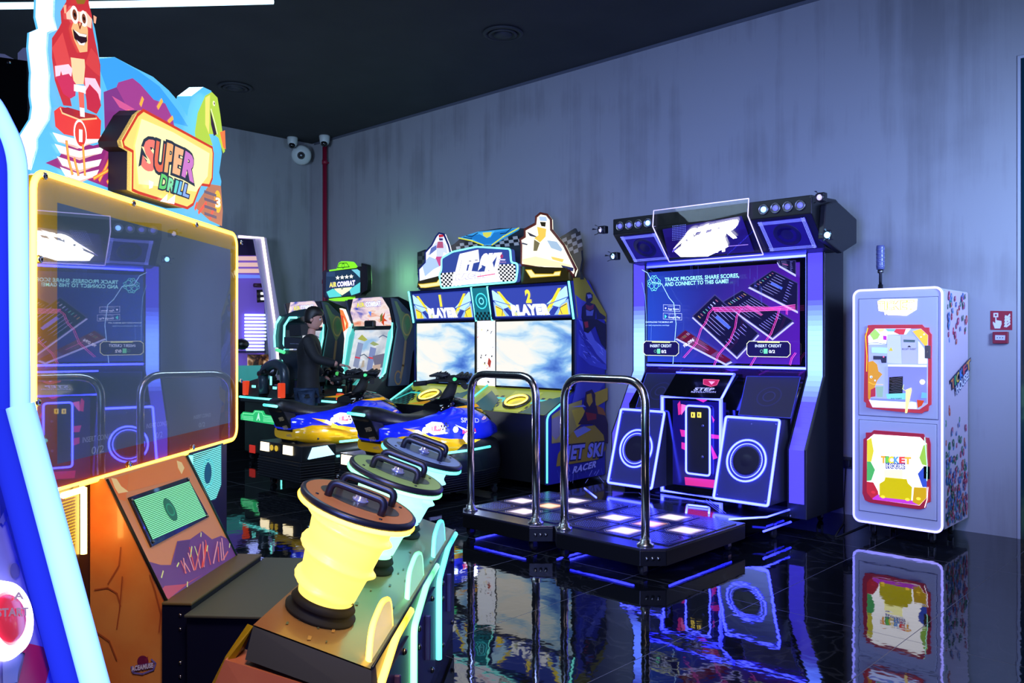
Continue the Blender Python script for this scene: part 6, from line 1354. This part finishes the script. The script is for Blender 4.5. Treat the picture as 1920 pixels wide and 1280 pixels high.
tubeobj('pedestal_trim', [W(.36, .045, 1.0), W(.36, .268, .563)], .006, RUBBER, t); tubeobj('pedestal_trim', [W(1.0, .045, 1.0), W(1.0, .268, .563)], .006, mat('trim_teal', '#103c40', .3), t)
BZ = mat('bronze_ledge', '#6a5838', .4, .1); NVY = mat('navy_body', '#0c0e28', .4)
MB(DM).box(.34, 1.02, .262, .37, .0, .555).build('ledge_body', NVY, t); MB(DM).box(.335, 1.03, .262, .372, .555, .565).build('ledge_top', BZ, t, bevel=.003)
for z_ in (.52, .47, .35, .3): MB().lathe([(.006, 0), (.005, .004), (0, .004)], W(.339, .33, z_), -DD, 10).build('screw', CHROME, t)
MB(DM).box(.3, 1.05, .37, .8, .0, .53).build('bridge_body', NVY, t, bevel=.004); MB(DM).box(.28, 1.07, .37, .85, .53, .54).build('bridge_top', mat('tray_grey', '#48483e', .5), t, bevel=.003)
# side speakers below the screen
for u0, u1, c1, c2, ne, nm in ((.02, .2, '#f8c838', '#7c4c08', N_YEL, 'yellow'), (1.1, 1.42, '#90fff0', '#1c6c74', N_CYAN, 'cyan')):
    b_ = [(u0, .95), (u1, 1.0), (u1, .8), (u1-.07, .74), (u0, .76)]
    k = MB(DM).hexa([(u0-.02, .02, .74), (u1+.03, .02, .74), (u1+.03, .02, 1.0), (u0-.02, .02, 1.0)], [(u0-.02, -.2, .74), (u1+.03, -.2, .74), (u1+.03, -.2, 1.0), (u0-.02, -.2, 1.0)]).build('side_speaker', mat('speaker_body', '#2a1810', .4), t)
    a = Art(PL(W(0, .021, 0), DD, UP), .002, px=False); a.poly(b_, c2)
    for i in range(22 if nm == 'yellow' else 0):
        for j in range(20):
            u = u0+(u1-u0)*i/22+.004*(j % 2); z_ = .765+j*.0108
            if z_ < .95+.05*i/22-.01 and not (i > 13 and z_ < .75+(i-13)*.007): a.k = 2; a.disc((u+.004, z_), .0032, c1, seg=6)
    if nm == 'cyan':
        for j in range(28): a.k = 2; z_ = .75+j*.0088; a.line([(u0+.01, z_), (u1-.01-max(0, (.8-z_)), z_)], .004, c1)
        a.k = 5; a.disc(((u0+u1)/2, .88), .04, '#10485c', .05); a.ring(((u0+u1)/2, .88), .065, .006, '#48b8c0')
    a.build('grille_print', printmat('side_grille_%s' % nm, 1.1, .3), k)
    tubeobj('speaker_light', [W(u1+.04 if nm == 'yellow' else u0-.03, .03, .99), W(u1+.04 if nm == 'yellow' else u0-.03, .03, .76)], .011, neon('light_yellow_strong', (20, 13, 3), (12, 7, .8), 1.) if nm == 'yellow' else ne, k)
    if nm == 'yellow': tubeobj('speaker_light', [W(u0+.1, .03, .985), W(u1+.04, .03, .985)], .011, MATS['light_yellow_strong'], k)
# maker's mark low on the pedestal's near side
Pn = PL(W(.36, 0, 0), DN, UP); a = Art(Pn, .003)
a.disc(C1(782, 1160)[0], .021, '#7a2048'); a.poly(C1(790, 1150, 812, 1132, 800, 1165), '#8c2850')
a.line(C1(720, 1190, 730, 1222, 780, 1228, 840, 1205, 852, 1170, 830, 1150), .006, '#7a70c0'); a.text('ACEAMUSE', *C1(722, 1212, 838, 1192), C1(722, 1186)[0], '#e8e0f0', .04, '#6a50a8', .12)
a.build('maker_mark', PRINT, t); a = Art(Pn, .002)
r = random.Random(11)
for q in (C1(590, 740, 650, 640, 660, 540), C1(520, 770, 590, 760, 640, 790, 660, 860), C1(640, 980, 655, 880, 670, 700), C1(820, 690, 850, 780, 880, 900, 870, 1000), C1(530, 1000, 600, 1050, 640, 1150)): a.line(q, .005, '#b0542c')
a.build('crack_print', PRINT, t)
# console
u0, u1 = -.15, 1.66
def top(v): return .655-(v-.79)*.343
MB(DM).hexa([(u0, .79, top(.79)), (u1, .79, top(.79)), (u1, 1.14, top(1.14)), (u0, 1.14, top(1.14))], [(u0, .79, .0), (u1, .79, .0), (u1, 1.13, .0), (u0, 1.13, .0)]).build('console_body', NVY, t)
tq = [(u0, .785), (u1, .785), (u1, 1.14), (u0, 1.14)]
def topc(v):  # glow of the lit drills put into the colour along the console
    l_ = DM.inverted() @ v; k = (l_.x-u0)/(u1-u0); q = (l_.y-.79)/.35
    return tuple(Vector(lin('#8c5428')).lerp(Vector(lin('#76805c')), min(1, k*1.5+q*.5)).lerp(Vector(lin('#56706c')), max(0, k*1.6-.7)))
mb = MB(DM)
for i in range(10):
    a0, a1 = u0+(u1-u0)*i/10, u0+(u1-u0)*(i+1)/10
    for j in range(3):
        v0, v1 = .785+.355*j/3, .785+.355*(j+1)/3; mb.add([(a0, v0, top(v0)+.004), (a1, v0, top(v0)+.004), (a1, v1, top(v1)+.004), (a0, v1, top(v1)+.004)], [(0, 1, 2, 3)], c=topc)
mb.build('console_top', printmat('console_glow_tint', 0, .3, coat=.2), t)
pt_ = PL(W(0, .79, top(.79)), DD, W(0, .79, top(.79))-W(0, 1.14, top(1.14))); a = Art(pt_, .006, px=False)
for k in range(60):
    u = r.uniform(u0, u1); v = -r.uniform(.02, .35); s0 = r.uniform(.006, .016)
    a.k = 0; a.poly([(u, v), (u+s0*2, v+s0*.4), (u+s0*2.2, v-s0*.3), (u+s0*.5, v-s0*.6)], r.choice(['#4c5848', '#a88048', '#c09858', '#3c4840']))
a.build('console_specks', printmat('speck_print', 0, .35), t)
MB(DM).hexa([(u0-.002, .785, top(.785)), (u0-.002, 1.14, top(1.14)), (u0-.05, 1.15, top(1.14)-.08), (u0-.05, .78, top(.785)-.08)], [(u0+.05, .785, top(.785)), (u0+.05, 1.14, top(1.14)), (u0+.05, 1.15, top(1.14)-.08), (u0+.05, .78, top(.785)-.08)]).build('end_fascia', mat('fascia_grey', '#12141c', .6), t)
MB(DM).hexa([(u0-.05, .72, top(.79)-.08), (u0-.05, 1.15, top(1.14)-.08), (u0-.16, 1.15, .0), (u0-.16, .5, .0)], [(u0+.05, .72, top(.79)-.08), (u0+.05, 1.15, top(1.14)-.08), (u0+.05, 1.15, .0), (u0+.05, .5, .0)]).build('end_panel', wear('end_orange', '#c06040', '#d07850', 3, .4), t)
MB(DM).hexa([(u0-.0, .785, top(.785)), (u0-.05, .72, top(.79)-.09), (u0-.12, .55, .2), (u0+.2, .6, .3)], [(u0+.02, .76, top(.785)), (u0+.0, .7, top(.79)-.09), (u0-.07, .53, .2), (u0+.25, .58, .3)]).build('end_trim', mat('yellow_trim', '#b89010', .3), t)
# outline lights, fins, handles, bolts on the player side
for i, (ne, nm) in enumerate(((N_YEL, 'yellow'), (N_GRN, 'green'), (N_CYAN, 'cyan'))):
    a0 = u0+.603*i; e0 = top(1.14)
    tubeobj('outline_light', fillet([W(a0+.03, 1.148, .1), W(a0+.03, 1.148, e0-.09), W(a0+.3, 1.148, e0-.012), W(a0+.57, 1.148, e0-.008)], .03), .014, ne, t)
    fp = fillet([W(a0+.04, 1.12, e0+.0), W(a0+.1, 1.115, e0+.09), W(a0+.25, 1.115, e0+.125), W(a0+.36, 1.115, e0+.1), W(a0+.36, 1.12, e0+.01)], .05)
    MB().add([p+DN*.008 for p in fp]+[p-DN*.008 for p in fp], [tuple(range(len(fp))), tuple(range(2*len(fp)-1, len(fp)-1, -1))]+[(j, j+1, len(fp)+j+1, len(fp)+j) for j in range(len(fp)-1)]).build('light_fin', mat('fin_%s' % nm, '#ffffff', .3, emit={'yellow': (1, .75, .15), 'green': (.3, .9, .5), 'cyan': (.2, .8, .8)}[nm], es=.6), t)
    tubeobj('fin_light', fp, .01, ne, t)
    MB(DM).box(a0+.3, a0+.315, 1.142, 1.165, .22, .4).build('door_pull', mat('pull_purple', '#5c4a9c', .25, .6), t, bevel=.004)
    MB(DM).box(a0+.08, a0+.56, 1.138, 1.144, .08, .44).build('service_door', mat('door_blue', '#1a1c58', .3), t)
    for uu, ww in ((.15, .4), (.15, .33), (.46, .42), (.46, .12), (.15, .12)): MB().lathe([(.012, 0), (.011, .008), (.005, .012), (0, .012)], W(a0+uu, 1.144, ww), DN, 12).build('door_bolt', STEEL, t)
tubeobj('console_edge', [W(u0, 1.142, top(1.14)+.006), W(u1, 1.142, top(1.14)+.006)], .005, mat('edge_dark', '#182028', .3), t)
# drills
ax = (DN*math.sin(math.radians(20))+UP*math.cos(math.radians(20))).normalized()
HND = mat('handle_rubber', '#14141c', .4)
DRC = (('yellow', (1., .68, .11), 1.7, '#b4703c', '#3c3430', N_YEL), ('green', (.3, 1., .55), 1.9, '#8cac58', '#384438', N_GRN), ('cyan', (.28, .9, 1.), 1.8, '#7890b4', '#38465a', N_CYAN))
for i, (nm, em, es, tc1, tc2, ne) in enumerate(DRC):
    uu = .1+.6*i; base = W(uu, .91, top(.91)+.004)
    bz = MB().lathe([(.115, 0), (.118, .012), (.1, .02), (.1, .032), (.108, .038), (.1, .05), (.095, .06)], base, ax, 32).build('drill_base', RUBBER, t)
    def hx(r_, h_, t_, i=i):
        if h_ < .075 or h_ > .33: return r_
        ph_ = ((h_-.06)*9.0+t_/(2*PI)*1.0) % 1.0; d_ = min(ph_, 1-ph_)
        return r_+.021*math.exp(-(d_/.1)**2)*(1 if h_ > .09 else .5)
    prf = [(.092, .055)]+[(.092+(.138-.092)*((k/44)**.85), .06+.295*k/44) for k in range(45)]+[(.12, .36)]
    dr_ = MB().lathe(prf, base, ax, 48, fn=hx).build('drill_body', mat('drill_%s' % nm, '#a89a70', .35, emit=em, es=es), t)
    dcn = base+ax*.362
    dk = MB().lathe([(.14, 0), (.19, .0), (.194, .012), (.194, .022), (.188, .027), (.0, .027)], dcn, ax, 44).build('drill_disc', mat('disc_rim_%s' % nm, '#181a24', .35), t)
    x_ = (DD-ax*DD.dot(ax)).normalized(); y_ = ax.cross(x_)
    MB().lathe([(.18, .0272), (0, .0274)], dcn, ax, 40, smooth=False).build('disc_plate', mat('disc_plate_%s' % nm, tc1, .4, .0), dk)
    mb = MB(); mb.add([dcn+ax*.0282+x_*.088*math.cos(q*PI/18)+y_*.135*math.sin(q*PI/18) for q in range(36)], [tuple(range(36))]); mb.build('disc_inlay', mat('disc_inlay_%s' % nm, tc2, .35, .0), dk)
    tubeobj('rim_light', [dcn+ax*-.002+(x_*math.cos(q*PI/24)+y_*math.sin(q*PI/24))*.189 for q in range(48)], .009, ne, dk, 8, True)
    MB().lathe([(.026, .028), (.027, .034), (.02, .036), (.018, .05), (.01, .058), (0, .06)], dcn, ax, 20).build('clear_button', mat('button_clear', '#c8c8d8', .08, .6), dk)
    for s_ in (-1, 1):
        hp_ = fillet([dcn+ax*.02+x_*.075*s_+y_*q*.09+ax*h for q, h in ((-1, 0), (-1, .055), (1, .055), (1, 0))], .035)
        MB().tube(hp_, .0125, 12).build('handle', HND, dk)
    for q in range(4): MB().lathe([(.006, .027), (.005, .03), (0, .03)], dcn+(x_*math.cos(q*PI/2+.7)+y_*math.sin(q*PI/2+.7))*.155, ax, 8).build('screw', DARK, dk)
    for q in (.3, 1.2, 4.5, 5.4): MB().lathe([(.006, 0), (0, .004)], base+ax*.075+(x_*math.cos(q)+y_*math.sin(q))*.095, (x_*math.cos(q)+y_*math.sin(q)), 8).build('rivet', DARK, dr_)

# ------------------------------------------------------------------ dark cabinet behind and the blue-lit game at the left edge
t = thing('dark_cabinet', 'tall dark cabinet with white cloud cutout on top, behind the ape topper', 'arcade machine', tuple(CW(-2.9, 4.1)))
PK = PL(CW(0, 4.0), RT, UP); a = Art(PK, 0., px=True)
a.slab([(-80, 96), (50, 114), (60, 700), (-80, 700)], '#0a0b10', .5); a.build('body', printmat('dark_side', 0, .3), t)
a = Art(PK, -.1); a.slab([(-60, 108), (-40, 85), (-15, 88), (0, 96), (10, 103), (10, 86), (20, 76), (34, 75), (44, 84), (47, 116), (-60, 112)], '#6a74ac', .03); a.build('cloud_cutout', printmat('cloud_white', .35, .5), t)
MB().lathe([(.012, 0), (.01, .006), (0, .008)], PK.w(PK.px(17, 117), .0), PK.n, 12).build('bolt', CHROME, t)
MB().hexa([PK.w(PK.px(*p), -.02) for p in ((-70, 690), (55, 690), (55, 760), (-70, 760))], [PK.w(PK.px(*p), -.48) for p in ((-70, 690), (55, 690), (55, 760), (-70, 760))]).build('lower_body', BLACK, t)
q = PK.w(PK.px(0, 700)); w0 = [PK.w(PK.px(-80, 690)), PK.w(PK.px(58, 690))]
MB().hexa([w0[0]-UP*(w0[0].z), w0[1]-UP*(w0[1].z), w0[1], w0[0]], [p-PK.n*.48 for p in (w0[0]-UP*(w0[0].z), w0[1]-UP*(w0[1].z), w0[1], w0[0])]).build('plinth', BLACK, t)
t = thing('blue_lit_game', 'nearest game at the left edge with blue light outlined side and red start button', 'arcade machine', tuple(CW(-1.1, 1.3)))
LM = Matrix(((RT.x, FW.x, 0, 0), (RT.y, FW.y, 0, 0), (0, 0, 1, 0), (0, 0, 0, 1)))   # local: lateral, depth, height
side = [(-1.5, 0.), (-.63, .0), (-.64, .45), (-.905, 1.37), (-.91, 1.86), (-.935, 1.93), (-.99, 1.965), (-1.5, 1.98)]
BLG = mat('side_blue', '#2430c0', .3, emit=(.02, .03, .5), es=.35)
MB(LM @ Matrix(((1, 0, 0, 0), (0, 0, 1, 0), (0, 1, 0, 0), (0, 0, 0, 1)))).prism(side, 'z', 1.5, 1.54).build('side_panel', BLG, t)
LB = neon('light_skyblue', (.6, 1.25, 3.2), (.06, .16, 1.9), 1.15)
LB1 = neon('light_deep_blue', (.02, .04, 1.), (.01, .015, .5), 1.)
up_ = fillet([LM @ Vector(p) for p in ((-1.02, 1.5, 1.968), (-.94, 1.5, 1.945), (-.887, 1.5, 1.84), (-.882, 1.5, 1.38))], .04); lo_ = [LM @ Vector(p) for p in ((-.882, 1.5, 1.385), (-.625, 1.5, .43))]
tubeobj('outline_light', up_, .0165, LB, t, 12); tubeobj('outline_light', lo_, .024, LB, t, 12)
tubeobj('inner_light', [p-RT*.026-FW*.012 for p in up_], .014, LB1, t, 10); tubeobj('inner_light', [p-RT*.04-UP*.01-FW*.012 for p in lo_], .02, LB1, t, 10)
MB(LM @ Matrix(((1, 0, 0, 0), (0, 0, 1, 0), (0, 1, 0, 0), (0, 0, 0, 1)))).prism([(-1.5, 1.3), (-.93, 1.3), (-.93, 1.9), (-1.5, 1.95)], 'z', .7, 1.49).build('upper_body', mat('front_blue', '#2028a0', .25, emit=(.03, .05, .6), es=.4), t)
MB(LM @ Matrix(((1, 0, 0, 0), (0, 0, 1, 0), (0, 1, 0, 0), (0, 0, 0, 1)))).prism([(-1.5, 1.18), (-.905, 1.18), (-.915, 1.3), (-1.5, 1.3)], 'z', .7, 1.49).build('screen_ledge', mat('ledge_lilac', '#8c8ce0', .35), t, bevel=.01)
LP = wear('lilac_print', '#7c80dc', '#9498ec', 4, .3)
MB(LM @ Matrix(((1, 0, 0, 0), (0, 0, 1, 0), (0, 1, 0, 0), (0, 0, 0, 1)))).prism([(-1.5, .0), (-.68, .0), (-.69, .45), (-.9, 1.18), (-1.5, 1.18)], 'z', .7, 1.49).build('sloped_front', LP, t)
pf_ = PL(LM @ Vector((-.9, 1.5, 1.18)), -FW, (LM @ Vector((-.9, 1.5, 1.18)))-(LM @ Vector((-.69, 1.5, .45))))
c0 = pf_.px(-8, 1166); o = pf_.w(c0, .0); nn = pf_.n
bt = MB().lathe([(.062, 0), (.066, .012), (.06, .026), (.048, .03), (.044, .022)], o, nn, 40).build('button_ring', mat('ring_glow', '#ffffff', .3, emit=(1, .85, .95), es=4), t)
MB().lathe([(.045, .01), (.044, .026), (.03, .032), (0, .034)], o, nn, 32).build('start_button', mat('button_red', '#c01838', .2, emit=(.8, .05, .12), es=.5, coat=.5), bt)
a = Art(pf_, .034); a.text('START', *C1(-130, 950, 50, 940), C1(-130, 905)[0], '#e8b0c0', .04); a.text('A', (-12, 1133), (8, 1133), (-12, 1120), '#e8c0cc', .04); a.build('button_text', PRINT, bt)
a = Art(pf_, .002)
a.poly(C1(90, 1290, 130, 1120, 75, 1100, 120, 1060, 210, 1080, 290, 1105, 240, 1290), '#b01848'); a.disc(C1(75, 668)[0], .013, '#6064b0'); a.poly(C1(240, 1020, 300, 990, 350, 1010, 360, 1060, 240, 1060), '#5a64c8')
a.line(C1(0, 400, 60, 290, 100, 200), .012, '#6870c8'); a.line(C1(80, 270, 120, 350, 200, 370), .004, '#6870c8'); a.poly(C1(0, 1120, 90, 1110, 80, 1280, 0, 1290), '#8088e0')
a.build('panel_print', PRINT, t)
